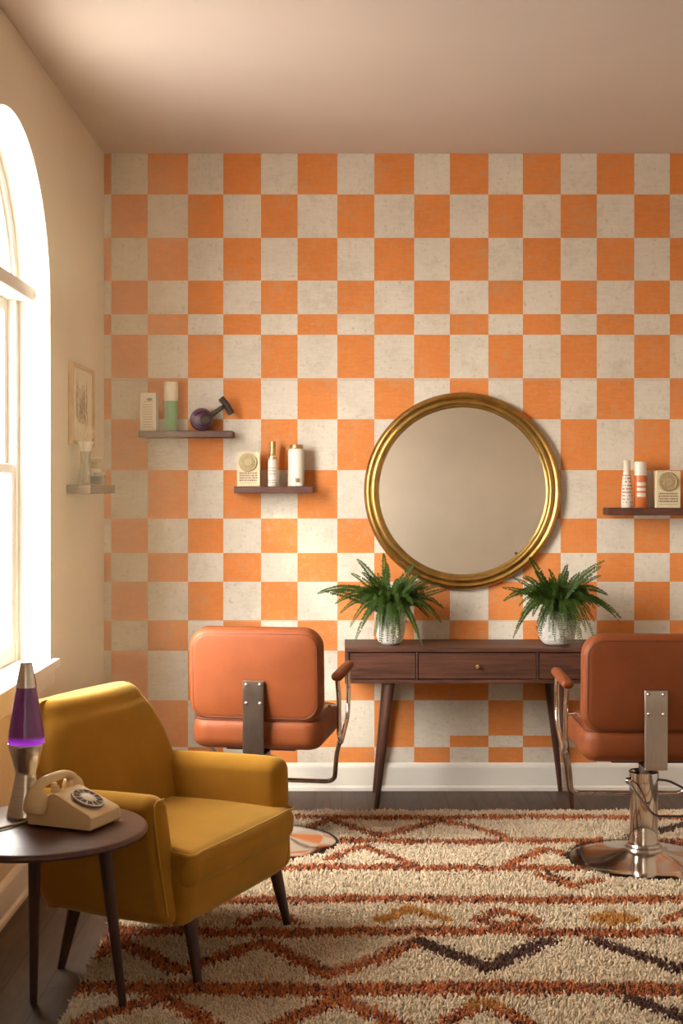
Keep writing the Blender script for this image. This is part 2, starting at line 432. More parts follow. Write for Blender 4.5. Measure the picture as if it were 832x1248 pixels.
def window(idx, cy, R):
    w = bpy.data.objects.new('window_%d' % idx, None); COL.objects.link(w); w.location = (XW, cy, ZS); w['kind'] = 'structure'
    H = ZSP - ZS
    def arch(y_r, wd, x0, x1, name, zbase=0., base=True):
        """arched ring of outer radius y_r and width wd, legs down to zbase"""
        out = []; inn = []
        out.append((-y_r, zbase)); inn.append((-y_r + wd, zbase))
        for k in range(41):
            t = PI - PI * k / 40
            out.append((y_r * math.cos(t), H + y_r * math.sin(t))); inn.append(((y_r - wd) * math.cos(t), H + (y_r - wd) * math.sin(t)))
        out.append((y_r, zbase)); inn.append((y_r - wd, zbase))
        n = len(out); mb = MB(); vs = []
        for x in (x0, x1):
            vs += [(x, a, b) for a, b in out] + [(x, a, b) for a, b in inn]
        fs = []
        for k in range(n - 1):
            fs += [(k, k + 1, n + k + 1, n + k), (2 * n + k, 3 * n + k, 3 * n + k + 1, 2 * n + k + 1),
                   (k, 2 * n + k, 2 * n + k + 1, k + 1), (n + k, n + k + 1, 3 * n + k + 1, 3 * n + k)]
        mb.add(vs, fs); return mb.build(name, M['frame_white'], w, smooth=False)
    arch(R - .002, .05, -.05, .0, 'window_frame')
    zt0, zt1 = H + .025, H + .085
    MB().box(-.05, .062, -R + .003, R - .003, zt0, zt1).build('transom', M['frame_white'], w, smooth=False, bevel=.006)
    # fanlight rim and glazing bar
    fr = MB()
    n = 30; Ro = R - .05; a0 = math.asin((zt1 - H) / Ro); 
    pts = [(Ro * math.cos(a0 + (PI - 2 * a0) * k / n), H + Ro * math.sin(a0 + (PI - 2 * a0) * k / n)) for k in range(n + 1)]
    inn = [(y * (1 - .035 / Ro), H + (z - H) * (1 - .035 / Ro)) for y, z in pts]
    N_ = n + 1; vs = []
    for x in (-.045, -.012): vs += [(x, y, z) for y, z in pts] + [(x, y, z) for y, z in inn]
    fs = []
    for k in range(n): fs += [(k, k + 1, N_ + k + 1, N_ + k), (2 * N_ + k, 3 * N_ + k, 3 * N_ + k + 1, 2 * N_ + k + 1), (N_ + k, N_ + k + 1, 3 * N_ + k + 1, 3 * N_ + k)]
    fr.add(vs, fs); fr.build('fanlight_rim', M['frame_white'], w, smooth=False)
    zm = 1.62 - ZS
    iy = R - .052
    def sash(name, z0, z1, x0, x1, bot, top):
        s = MB(); sw = .055
        s.box(x0, x1, -iy, -iy + sw, z0, z1).box(x0, x1, iy - sw, iy, z0, z1).box(x0, x1, -iy + sw, iy - sw, z0, z0 + bot).box(x0, x1, -iy + sw, iy - sw, z1 - top, z1)
        o = s.build(name, M['frame_white'], w, smooth=False, bevel=.004)
        MB().box((x0 + x1) / 2 - .002, (x0 + x1) / 2 + .002, -iy + sw - .005, iy - sw + .005, z0 + bot - .005, z1 - top + .005).build('pane', M['pane'], o, smooth=False)
    sash('lower_sash', .0, zm + .02, -.032, -.004, .07, .04)
    sash('upper_sash', zm - .02, zt0, -.062, -.034, .04, .05)
    g = MB(); pp = [(-.03, y, z) for y, z in inn]; pq = [(-.027, y, z) for y, z in inn]
    g.add(pp + pq, [tuple(range(N_)), tuple(reversed(range(N_, 2 * N_)))]); g.build('pane', M['pane'], w, smooth=False)
    # stool with horns lapping the wall
    zs = ZS
    s = MB(); s.box(-.06, -XW + XL + .0, -R + .001, R - .001, -.004, .0005); s.box(XL - XW, XL - XW + .032, -R - .055, R + .055, -.034, .001)
    s.build('window_sill', M['trim'], w, smooth=False, bevel=.004)
    MB().box(XL - XW + .0005, XL - XW + .014, -R - .03, R + .03, -.10, -.034).build('apron', M['trim'], w, smooth=False, bevel=.003)
for i, (cy, R) in enumerate(WIN): window(i + 1, cy, R)  # the second one is unseen, added as extra light behind the camera

# ------------------------------------------------------------------ shag rug
RX0, RX1, RY0, RY1 = -.80, 2.05, 3.05, 6.40
rug_backing = MB().rb(RX0, RX1, RY0, RY1, .001, .010, .004, 2).build('shag_rug', mat('rug_backing', (.35, .26, .17), .9))
tag(rug_backing, 'cream shag rug with rust stripes and zigzags lying on the dark floor', 'rug')
def fl(px, py):
    Y = 1.51 * 1660 / (py - 595); return ((px - 416) * Y / 1660, Y)
CREAM, RUST, BROWN, GOLD = range(4)
lines = []    # (x0,y0,x1,y1,halfwidth,colour)
def pl(pts, col, hw=.034):
    q = [fl(*p) for p in pts]
    for a, b in zip(q, q[1:]): lines.append((*a, *b, hw, col))
for yy, hw in ((6.25, .040), (5.83, .040), (5.42, .042), (5.0, .044), (4.637, .046), (4.11, .054), (3.55, .05)):
    lines.append((RX0 - .2, yy, RX1 + .2, yy, hw, RUST))
pl([(300, 1019), (364, 1011), (403, 1000), (466, 1019), (535, 999), (590, 1011), (612, 1019)], RUST, .030)
pl([(770, 1020), (807, 1011), (850, 1000), (900, 1018)], BROWN, .030)
pl([(400, 1048), (421, 1039), (443, 1032), (469, 1041), (500, 1053)], RUST, .028)
pl([(618, 1053), (663, 1035), (700, 1044)], RUST, .030)
pl([(658, 1066), (696, 1079), (730, 1072)], RUST, .028); pl([(668, 1063), (690, 1072)], BROWN, .014)
pl([(468, 1121), (501, 1109), (541, 1121)], GOLD, .034)
pl([(582, 1122), (612, 1109), (652, 1121), (614, 1129), (582, 1122)], RUST, .028)
pl([(725, 1118), (745, 1113), (768, 1119), (742, 1123), (725, 1118)], GOLD, .040)
pl([(294, 1123), (322, 1112), (362, 1123)], RUST, .028); pl([(810, 1122), (840, 1110), (870, 1122)], RUST, .024)
pl([(120, 1165), (144, 1145), (215, 1184), (322, 1147), (402, 1187), (450, 1172), (511, 1148)], RUST, .036)
pl([(511, 1148), (596, 1181), (668, 1146)], BROWN, .036); pl([(727, 1146), (832, 1181), (890, 1150)], BROWN, .034)
pl([(60, 1270), (116, 1240), (200, 1216), (245, 1243), (290, 1275)], RUST, .036)
pl([(300, 1275), (341, 1248), (412, 1216), (450, 1232), (487, 1249), (540, 1275)], RUST, .036)
pl([(490, 1275), (539, 1248), (591, 1223), (643, 1248), (690, 1275)], RUST, .034); pl([(579, 1226), (591, 1221), (603, 1227)], GOLD, .03)
pl([(775, 1218), (832, 1240), (900, 1270)], BROWN, .038)
for k in range(7):
    x = RX0 + .2 + k * .42; lines.append((x, 3.45, x + .21, 3.15, .034, RUST)); lines.append((x + .21, 3.15, x + .42, 3.45, .034, BROWN if k % 2 else RUST))
L_ = np.array([l[:5] for l in lines]); LC = np.array([l[5] for l in lines])
DISCS = [(1.235, 5.57, .318), (-.325, 5.84, .318)]
def make_pile():
    sp = .0080
    gx, gy = np.meshgrid(np.arange(RX0 + .003, RX1 - .003, sp), np.arange(RY0 + .003, RY1 - .003, sp))
    x = gx.ravel() + rng.uniform(-.004, .004, gx.size); y = gy.ravel() + rng.uniform(-.004, .004, gx.size)
    keep = np.ones(len(x), bool)
    for cx, cy, r in DISCS: keep &= (x - cx) ** 2 + (y - cy) ** 2 > r * r
    x, y = x[keep], y[keep]; n = len(x)
    # pattern lookup, with a fuzzy edge
    jx = x + rng.normal(0, .008, n); jy = y + rng.normal(0, .008, n) + .010 * np.sin(x * 5.3 + y * 2)
    col = np.zeros(n, int)
    for (x0, y0, x1, y1, hw), c in zip(L_, LC):
        dx, dy = x1 - x0, y1 - y0; t = np.clip(((jx - x0) * dx + (jy - y0) * dy) / (dx * dx + dy * dy), 0, 1)
        d = np.hypot(jx - x0 - t * dx, jy - y0 - t * dy); col[d < hw] = c
    pal = np.array([(.70, .575, .41), (.42, .105, .030), (.085, .030, .018), (.46, .20, .035)])
    # rust yarns are mixed with brown and orange ones
    mixr = rng.random(n); rust = col == RUST
    rgb = pal[col]
    low = np.sin(x * 3.1 + 1.3 * y) * .5 + .5
    rgb[rust & (mixr < .18 + .16 * low)] = (.10, .032, .018)
    rgb[rust & (mixr > .86 - .12 * (1 - low))] = (.55, .19, .04)
    cream = col == CREAM
    rgb[cream & (mixr < .12)] = (.55, .42, .28)
    rgb = rgb * rng.uniform(.82, 1.14, n)[:, None]
    # tuft geometry: a square nub leaning at random, 3 rings of 4 + tip
    h = rng.uniform(.019, .030, n); h *= 1 + .12 * np.sin(x * 23 + 3 * np.sin(y * 17)) * np.sin(y * 21)
    edge = np.minimum.reduce([x - RX0, RX1 - x, y - RY0, RY1 - y]); h *= np.clip(.55 + edge / .03, 0, 1)
    lx = rng.normal(0, .0075, n); ly = rng.normal(0, .0075, n); rr = rng.uniform(.0036, .0050, n); rot = rng.uniform(0, PI / 2, n)
    V = np.zeros((n, 13, 3)); 
    for ri, (hz, rs, ls) in enumerate(((0, .75, 0), (.5, 1.0, .45), (.86, .82, .9))):
        for k in range(4):
            a = rot + k * PI / 2 + ri * .5
            V[:, ri * 4 + k, 0] = x + lx * ls + rr * rs * np.cos(a); V[:, ri * 4 + k, 1] = y + ly * ls + rr * rs * np.sin(a); V[:, ri * 4 + k, 2] = .009 + h * hz
    V[:, 12, 0] = x + lx; V[:, 12, 1] = y + ly; V[:, 12, 2] = .009 + h
    f = []
    for ri in (0, 1):
        for k in range(4): f.append((ri * 4 + k, ri * 4 + (k + 1) % 4, ri * 4 + 4 + (k + 1) % 4, ri * 4 + 4 + k))
    F4 = (np.arange(n)[:, None, None] * 13 + np.array(f)[None]).reshape(-1, 4)
    F3 = (np.arange(n)[:, None, None] * 13 + np.array([(8 + k, 8 + (k + 1) % 4, 12) for k in range(4)])[None]).reshape(-1, 3)
    me = bpy.data.meshes.new('pile'); nv = n * 13; n4, n3 = len(F4), len(F3)
    me.vertices.add(nv); me.vertices.foreach_set('co', V.astype(np.float32).ravel())
    me.loops.add(n4 * 4 + n3 * 3); me.loops.foreach_set('vertex_index', np.concatenate([F4.ravel(), F3.ravel()]).astype(np.int32))
    me.polygons.add(n4 + n3)
    me.polygons.foreach_set('loop_start', np.concatenate([np.arange(n4) * 4, n4 * 4 + np.arange(n3) * 3]).astype(np.int32))
    me.update(calc_edges=True)
    me.polygons.foreach_set('use_smooth', np.ones(n4 + n3, bool))
    at = me.color_attributes.new('yarn', 'FLOAT_COLOR', 'POINT')
    C = np.ones((n, 13, 4), np.float32); C[:, :, :3] = rgb[:, None, :]
    at.data.foreach_set('color', C.ravel())
    m = bpy.data.materials.new('rug_yarn'); m.use_nodes = True; b = m.node_tree.nodes['Principled BSDF']
    a = m.node_tree.nodes.new('ShaderNodeAttribute'); a.attribute_name = 'yarn'; m.node_tree.links.new(a.outputs['Color'], b.inputs['Base Color'])
    b.inputs['Roughness'].default_value = .9; b.inputs['Sheen Weight'].default_value = .25; b.inputs['Specular IOR Level'].default_value = .15
    me.materials.append(m)
    o = bpy.data.objects.new('pile', me); COL.objects.link(o); o.parent = rug_backing; o['kind'] = 'stuff'
make_pile()

# ------------------------------------------------------------------ tapered leg helper
def leg(top, foot, r1, r2, m, parent, name='leg', n=16):
    a, b = Vector(top), Vector(foot)
    pts = [a.lerp(b, k / 6) for k in range(7)]
    mb = MB(); vs = []; fs = []
    for i, p in enumerate(pts):
        r = r1 + (r2 - r1) * i / 6
        for k in range(n): vs.append(p + Vector((r * math.cos(2 * PI * k / n), r * math.sin(2 * PI * k / n), 0)))
    for i in range(6):
        for k in range(n): fs.append((i * n + k, (i + 1) * n + k, (i + 1) * n + (k + 1) % n, i * n + (k + 1) % n))
    fs.append(tuple(range(n))); fs.append(tuple(6 * n + k for k in reversed(range(n))))
    return mb.add(vs, fs).build(name, m, parent)

# ------------------------------------------------------------------ armchair (local x = forward, y = its far side)
def armchair():
    T = thing('armchair', 'mustard yellow velvet armchair with tapered dark legs beside round side table', 'armchair', (-.543, 4.55, 0), math.atan2(-.414, .911))
    v = M['velvet']; cs = -.030; W = .395
    zb = .215
    def blk(c, r, puff=(0, 0, 0), n=7): return MB().rbox(c, r, n, puff)
    yo, yi = W, W - .115
    for sg in (-1, 1):
        # corners: x0 rear, x1 front ; y outer / inner
        def Y(y): return cs + sg * y
        a = [(-.27, Y(yo - .03), zb), (.225, Y(yo - .005), zb), (-.27, Y(yi), zb), (.225, Y(yi + .01), zb),
             (-.33, Y(yo), .585), (.165, Y(yo), .605), (-.33, Y(yi + .015), .585), (.165, Y(yi + .012), .600)]
        if sg > 0: a = [a[2], a[3], a[0], a[1], a[6], a[7], a[4], a[5]]
        if sg > 0: a[1], a[3], a[5], a[7] = [(q[0] + d_, q[1], q[2]) for q, d_ in ((a[1], .03), (a[3], .03), (a[5], .075), (a[7], .075))]
        arm = blk(a, .045, (0, .012, .006)).build('armrest', v, T)
        # welt seam round the front panel of the arm
        def P(y, z, xo=0):
            t = (z - zb) / (.60 - zb); return (.225 - .06 * t + xo + .003, Y(y), z)
        loop = [P(yo - .018, .25, -.014), P(yo - .013, .40, -.014), P(yo - .016, .55, -.014), P(yo - .035, .585, -.014), P(yo - .08, .588, -.014), P(yi + .028, .575, -.014), P(yi + .022, .50, -.014)]
        if sg < 0: MB().tube(curve(loop[:-2], 6), .003, 6).build('piping', M['velvet_pipe'], arm)
    # backrest: wide at the seat, narrowing to the top, leaning back
    yb0, yb1 = W - .012, .285
    c = [(-.335, cs - yb0, .22), (-.18, cs - yb0 + .05, .22), (-.335, cs + yb0, .22), (-.18, cs + yb0 - .05, .22),
         (-.43, cs - yb1, .845), (-.30, cs - yb1, .835), (-.43, cs + yb1, .845), (-.30, cs + yb1, .835)]
    mb = MB()
    # three stacked control levels give the shoulder its angle: full width up to the arms, then the taper
    def level(x0, x1, y0, y1, z): return x0, x1, y0, y1, z
    lv = [(-.27, -.15, .365, .33, .218), (-.29, -.15, .375, .34, .26), (-.335, -.165, .383, .35, .44), (-.375, -.195, .378, .345, .575),
          (-.40, -.225, .345, .315, .66), (-.425, -.265, .295, .27, .76), (-.432, -.285, .26, .24, .80)]
    def ring(x0, x1, w0, w1, z, k=1.0, dz=0):
        """rounded quad: rear edge x0 half width w0, front edge x1 half width w1"""
        pts = []; xc = (x0 + x1) / 2; a = abs(x1 - x0) / 2 * k; 
        n = 10; R = min(.058, a * .98)
        for q, (sx, sy) in enumerate(((1, 1), (-1, 1), (-1, -1), (1, -1))):
            wid_ = lambda front, side: (w1 if front > 0 else w0) - (1 - k) * .085 + (.045 * max(0, min(1, (z - .5) / .2)) + .004 if side > 0 else 0)
            hw = wid_(sx, sy)
            for j in range(n + 1):
                an = q * PI / 2 + j / n * PI / 2
                pts.append((xc + sx * (a - R) + R * math.cos(an), cs + sy * (hw - R) + R * math.sin(an), z + dz))
            sides = 12
            nsx, nsy = ((-1, 1), (-1, -1), (1, -1), (1, 1))[q]; hw2 = wid_(nsx, nsy); an = (q + 1) * PI / 2
            p = pts[-1]; qn = (xc + nsx * (a - R) + R * math.cos(an), cs + nsy * (hw2 - R) + R * math.sin(an))
            for j in range(1, sides):
                t = j / sides; x = p[0] + (qn[0] - p[0]) * t; y = p[1] + (qn[1] - p[1]) * t
                bul = .016 * math.sin(PI * t) if q == 3 else (.010 * math.sin(PI * t) if q == 1 else 0)
                pts.append((x + (bul if q == 3 else -bul), y, z + dz))
        return pts
    rings = []
    import bisect
    zs = [.22, .24, .28, .34, .40, .46, .52, .56, .60, .64, .68, .72, .76, .785]
    def interp(z):
        Z = [l[4] for l in lv]
        i = max(1, min(len(Z) - 1, bisect.bisect(Z, z))); t = (z - Z[i - 1]) / (Z[i] - Z[i - 1]); t = max(0, min(1, t))
        return [lv[i - 1][k] + (lv[i][k] - lv[i - 1][k]) * t for k in range(4)]
    for z in zs: rings.append(ring(*interp(z), z))
    top = interp(.79)
    for j in range(1, 7):
        an = j / 6 * PI / 2; rings.append(ring(top[0] - .004, top[1] - .01, top[2], top[3], .785, k=max(.12, 1 - .62 * (1 - math.cos(an))) , dz=.058 * math.sin(an)))
    last = rings[-1]; cxm = sum(p[0] for p in last) / len(last)
    for s_ in (.6, .02): rings.append([(cxm + (p[0] - cxm) * s_, cs + (p[1] - cs) * (1 - .12 * (1 - s_)), p[2]) for p in last])
    N = len(rings[0]); vs = [p for r in rings for p in r]; fs = [(i * N + k, i * N + (k + 1) % N, (i + 1) * N + (k + 1) % N, (i + 1) * N + k) for i in range(len(rings) - 1) for k in range(N)]
    fs.append(tuple(reversed(range(N)))); fs.append(tuple((len(rings) - 1) * N + k for k in range(N)))
    back = mb.add(vs, fs).build('backrest', v, T)
    # seat rail
    fy = .385
    c = [(-.25, cs - W + .10, zb - .01), (.245, cs - fy + .035, zb - .012), (-.25, cs + W - .10, zb - .01), (.245, cs + fy - .03, zb - .012),
         (-.25, cs - W + .09, .40), (.274, cs - fy + .030, .395), (-.25, cs + W - .09, .40), (.274, cs + fy - .024, .395)]
    blk(c, .045, (.012, 0, .0)).build('seat_rail', v, T)
    # cushion, T-shaped: the front lip spreads in front of the far arm
    c = [(-.20, cs - yi + .0, .325), (.272, cs - fy + .028, .318), (-.20, cs + yi - .0, .318), (.272, cs + fy - .022, .325),
         (-.20, cs - yi + .0, .450), (.282, cs - fy + .030, .435), (-.20, cs + yi - .0, .450), (.282, cs + fy - .024, .435)]
    cu = blk(c, .040, (.014, 0, .022)).build('seat_cushion', v, T)
    # welt along the cushion's top front edge
    y0, y1 = cs - fy + .045, cs + fy - .04
    pts = [(.20, y0 - .008, .438)] + [(.268 + .014 * math.sin(PI * k / 12), y0 + (y1 - y0) * k / 12, .431 + .004 * math.sin(PI * k / 12)) for k in range(13)] + [(.20, y1 + .008, .438)]
    MB().tube(curve(pts, 4), .0042, 6).build('piping', M['velvet_pipe'], cu)
    for (tx, ty, fx, fyy) in ((.215, -.295, .259, -.311), (.215, .275, .259, .300), (-.195, -.30, -.250, -.311), (-.195, .28, -.25, .30)):
        onrug = not (fx < 0 and fyy < 0)
        leg((tx, ty, .235), (fx, fyy, .0105 if onrug else .0005), .024, .0125, M['leg_dark'], T)
    return T
armchair()

# ------------------------------------------------------------------ side table
def side_table():
    T = thing('side_table', 'small round dark walnut side table holding the telephone and lava lamp', 'side table', (-.858, 3.856, 0))
    MB().lathe([(0, .557), (.288, .557), (.301, .561), (.307, .568), (.307, .574), (.303, .579), (.297, .581), (0, .581)], n=96).build('tabletop', M['table_top'], T)
    for ang, rt, rf in ((26, .185, .250), (106, .160, .235), (-125, .185, .25)):
        a = math.radians(ang)
        onrug = ang == 26
        leg((rt * math.cos(a), rt * math.sin(a), .558), (rf * math.cos(a), rf * math.sin(a), .0105 if onrug else .0005), .0215, .011, M['leg_dark'], T)
side_table()

# ------------------------------------------------------------------ lava lamp
def lava_lamp():
    T = thing('lava_lamp', 'purple lava lamp with silver base and cap on the round side table', 'lava lamp', (-.919, 3.973, .5815))
    MB().lathe([(0, 0), (.057, 0), (.0585, .003), (.057, .012), (.040, .085), (.0315, .128), (.0310, .133), (.0335, .142), (.044, .180), (.0545, .214), (.0555, .219), (.0545, .221), (.050, .221), (0, .215)], n=64).build('base', M['lamp_metal'], T)
    MB().lathe([(0, .218), (.0505, .2185), (.0535, .224), (.0540, .235), (.0515, .262), (.0300, .390), (.0290, .396), (0, .397)], n=64).build('glass_globe', M['lava'], T)
    MB().lathe([(.0296, .390), (.0305, .388), (.0300, .396), (.0185, .455), (.0175, .460), (.0160, .462), (0, .462)], n=64).build('cap', M['lamp_metal'], T)
lava_lamp()
bpy.data.objects['lava_lamp'].scale = (.975,) * 3

# ------------------------------------------------------------------ telephone (local x = front, y = its left)
def telephone():
    T = thing('rotary_telephone', 'ivory rotary dial telephone on the round side table', 'telephone', (-.765, 3.895, .5815), math.atan2(-.383, .923))
    ph = M['phone']
    L0, L1, Wd = -.105, .112, .082
    # body profile in x,z: low front, sloped dial face, saddle at the back
    prof = [(-.105, .006), (.108, .006), (.112, .012), (.111, .040), (.104, .047), (-.016, .098), (-.030, .100), (-.040, .094), (-.050, .086), (-.078, .082), (-.092, .074), (-.104, .052), (-.108, .020)]
    n = len(prof); xs = [p[0] for p in prof]
    ysl = [(-1, .90), (-.985, .965), (-.94, .993), (-.8, 1), (0, 1), (.8, 1), (.94, .993), (.985, .965), (1, .90)]
    vs = []; fs = []
    def wid(x, z): return Wd * (1 - .16 * max(0, (z - .02)) / .08)
    for t, sc in ysl:
        for x, z in prof:
            cx, cz = 0, .045
            vs.append((cx + (x - cx) * (1 - (1 - sc) * .5), t * wid(x, z), max(.006, cz + (z - cz) * (1 - (1 - sc) * .6))))
    for i in range(len(ysl) - 1):
        for k in range(n): fs.append((i * n + k, i * n + (k + 1) % n, (i + 1) * n + (k + 1) % n, (i + 1) * n + k))
    fs.append(tuple(reversed(range(n)))); fs.append(tuple((len(ysl) - 1) * n + k for k in range(n)))
    MB().add(vs, fs).build('body', ph, T, angle=30, bevel=.004)
    # cradle prongs
    for sg in (-1, 1):
        MB().rb(-.046, -.030, sg * .036 - .010, sg * .036 + .010, .080, .116, .004, 3).build('cradle_prong', ph, T)
        MB().rb(-.100, -.088, sg * .036 - .010, sg * .036 + .010, .060, .106, .004, 3).build('cradle_prong', ph, T)
    # feet
    for x in (-.085, .092):
        for y in (-.06, .06): MB().lathe([(0, 0), (.008, 0), (.008, .007), (0, .007)], x, y, 0, 12).build('rubber_foot', M['black'], T)
    # dial on the sloped face
    sl = math.atan2(.098 - .047, .120)
    Md = Matrix.Translation((.046, 0, .0735)) @ Matrix.Rotation(sl, 4, 'Y') @ Matrix.Diagonal((1.13, 1.13, 1, 1))
    mb = MB(); mb.lathe([(0, 0), (.043, 0), (.045, .002), (.044, .005), (.040, .006), (0, .005)], M=Md, n=48)
    d = mb.build('dial_plate', M['dial_dark'], T)
    mb = MB()
    for a0, a1 in ((.040, .044), (.0185, .0225)):
        mb.lathe([(a0, .006), (a0, .009), (a1, .009), (a1, .006), (a0, .006)], M=Md, n=48)
    for k in range(12):
        a = 2 * PI * k / 12; p0 = Md @ Vector((.022 * math.cos(a), .022 * math.sin(a), .0078)); p1 = Md @ Vector((.041 * math.cos(a), .041 * math.sin(a), .0078))
        mb.tube([p0, p1], .0021, 6)
    w = mb.build('finger_wheel', M['dial_clear'], T)
    MB().lathe([(0, .006), (.0175, .006), (.0175, .009), (.015, .0102), (0, .0105)], M=Md, n=32).build('number_card', M['dial_white'], w)
    # handset along local y over the cradle
    hs = []
    cx = -.066
    pts = [(cx, -.104, .098), (cx, -.085, .117), (cx, -.050, .129), (cx, 0, .132), (cx, .050, .129), (cx, .085, .117), (cx, .104, .098)]
    mb = MB()
    P = curve(pts, 6); vs = []; fs = []; nn = 14
    for i, p in enumerate(P):
        t = (P[min(i + 1, len(P) - 1)] - P[max(i - 1, 0)]).normalized(); u = Vector((1, 0, 0)); w_ = t.cross(u).normalized()
        for k in range(nn):
            a = 2 * PI * k / nn; vs.append(p + u * (.0185 * math.cos(a)) + w_ * (.0130 * math.sin(a)))
    for i in range(len(P) - 1):
        for k in range(nn): fs.append((i * nn + k, i * nn + (k + 1) % nn, (i + 1) * nn + (k + 1) % nn, (i + 1) * nn + k))
    fs.append(tuple(range(nn))); fs.append(tuple((len(P) - 1) * nn + k for k in range(nn)))
    mb.add(vs, fs)
    for sg in (-1, 1):
        Mh = Matrix.Translation((cx, sg * .096, .078)) @ Matrix.Rotation(sg * .30, 4, 'X')
        mb.lathe([(0, -.036), (.024, -.035), (.031, -.028), (.0335, -.015), (.0335, .002), (.031, .018), (.024, .031), (.012, .038), (0, .040)], M=Mh, n=28)
    mb.build('handset', ph, T)
telephone()
bpy.data.objects['rotary_telephone'].scale = (.975,) * 3
c0 = curve([(-.872, 3.925, .600), (-.885, 3.92, .594), (-.91, 3.885, .5865), (-.95, 3.83, .5862), (-1.0, 3.77, .5862), (-1.05, 3.75, .5862)], 10)
tag(MB().tube(c0, .0042, 8).build('telephone_cord', M['cord']), 'beige telephone cord trailing off the left edge of the side table', 'cord')

# ------------------------------------------------------------------ salon chair (local y = forward, away from the camera)
def salon_chair(label, loc, rz, plate_mat, side=1):
    T = thing('salon_chair', label, 'salon chair', loc, rz, 'hydraulic salon chairs facing the wall')
    le, ch = M['leather'], M['chrome']
    # backrest, slightly leaning
    Mb = Matrix.Translation((0, -.175, .757)) @ Matrix.Rotation(math.radians(4), 4, 'X') @ Matrix.Rotation(PI / 2, 4, 'X')
    b = MB().slab(.283, .197, .085, .095, .038, puff=.010, M=Mb, puff2=.02).build('backrest', le, T)
    def rr(a, b_, R, z, Mx, n=8):
        out = []
        for q, (sx, sy) in enumerate(((1, 1), (-1, 1), (-1, -1), (1, -1))):
            for k in range(n + 1):
                an = q * PI / 2 + k / n * PI / 2; out.append(Mx @ Vector((sx * (a - R) + R * math.cos(an), sy * (b_ - R) + R * math.sin(an), z)))
        return out
    MB().tube(rr(.262, .176, .066, .0415, Mb), .0035, 6, closed=True).build('piping', M['leather_dark'], b)
    # seat
    Ms = Matrix.Translation((0, .045, .512))
    s = MB().slab(.278, .255, .075, .135, .048, puff=.022, M=Ms, puff2=.0).build('seat', le, T)
    MB().tube(rr(.266, .243, .064, .057, Ms), .0035, 6, closed=True).build('piping', M['leather_dark'], s)
    MB().rb(-.15, .15, -.10, .22, .425, .449, .006, 2).build('seat_pan', M['black'], T)
    # back plate: runs down the back of the chair and turns under the seat
    pm = plate_mat
    pb = MB(); pb.rb(-.045, .045, -.243, -.234, .432, .738, .004, 2); pb.rb(-.045, .045, -.243, .02, .424, .433, .004, 2)
    pl_ = pb.build('back_plate', pm, T)
    for x in (-.029, .029):
        for z in (.722, .645): MB().lathe([(0, 0), (.0075, 0), (.0068, .003), (.004, .0052), (0, .006)], M=Matrix.Translation((x, -.243, z)) @ Matrix.Rotation(PI / 2, 4, 'X'), n=16).build('bolt', M['steel'], pl_)
    for sg in (-1, 1):
        X = sg * .312
        a = MB().rbox([(X - .026, -.03, .712), (X + .026, -.03, .712), (X - .024, .33, .722), (X + .024, .33, .722), (X - .024, -.03, .748), (X + .024, -.03, .748), (X - .022, .33, .756), (X + .022, .33, .756)], .018, 5, (0, 0, .004)).build('arm_pad', le, T)
        loop = bend([(X, .29, .722), (X, .31, .66), (X, .30, .52), (X, .09, .425), (X, .045, .47), (X, .035, .64), (X, -.005, .715)], .07, 8)
        ar = MB().tube(loop, .0105, 12).build('arm_frame', M['chrome_worn'] if False else ch, T)
        MB().tube([(X, .037, .60), (sg * .262, .03, .60), (sg * .25, -.12, .60)], .006, 8).build('bracket', ch, ar)
    # hanging footrest loop
    fr = bend([(-.305, .10, .432), (-.275, .20, .36), (-.245, .33, .21), (.245, .33, .21), (.275, .20, .36), (.305, .10, .432)], .05, 8)
    MB().tube(fr, .0105, 12).build('footrest', M['chrome_worn'], T)
    # hydraulic column, piston and foot plate
    MB().lathe([(.021, .36), (.021, .426), (0, .426)], n=24).build('piston', M['steel'], T)
    MB().lathe([(.050, .045), (.057, .060), (.0575, .335), (.0605, .337), (.0605, .371), (.056, .375), (.050, .372), (.046, .362), (.022, .360), (0, .360)], n=48).build('column', ch, T)
    MB().lathe([(.062, .050), (.074, .052), (.077, .058), (.074, .065), (.066, .068), (.069, .073), (.066, .079), (.058, .081)], n=48).build('collar', M['chrome_worn'], T)
    base = MB().lathe([(0, .004), (.296, .004), (.302, .010), (.301, .014), (.285, .020), (.235, .026), (.17, .033), (.11, .043), (.080, .052), (.060, .057), (0, .057)], n=96).build('base', M['chrome_base'], T)
    MB().lathe([(.290, .0), (.309, .0), (.315, .006), (.314, .012), (.307, .0155), (.3005, .0152), (.296, .010)], n=96).build('rubber_rim', M['black'], base)
    # foot pump bail
    pb = bend([(-.075, -.02, .335), (-.062, -.06, .325), (.012, -.14, .222), (.19, -.14, .222), (.175, -.03, .30), (.10, .0, .335), (.055, .0, .338)], .03, 6)
    pb = [(x * side, y, z) for x, y, z in pb]
    pd = MB().tube(pb, .0048, 8).build('pump_lever', M['bronze'], T)
    MB().lathe([(0, 0), (.012, 0), (.014, .004), (.014, .016), (.010, .020), (0, .020)], M=Matrix.Translation((-.055 * side, -.01, .335)) @ Matrix.Rotation(-side * PI / 2, 4, 'Y'), n=20).build('knob', ch, pd)
    return T
salon_chair('orange leather salon chair with dark bronze back plate, behind the yellow armchair', (-.325, 5.84, .0105), -math.radians(9), M['bronze'], -1)
salon_chair('orange leather salon chair with silver back plate, cut by the right edge', (1.235, 5.57, .0105), -math.radians(1), M['steel'])

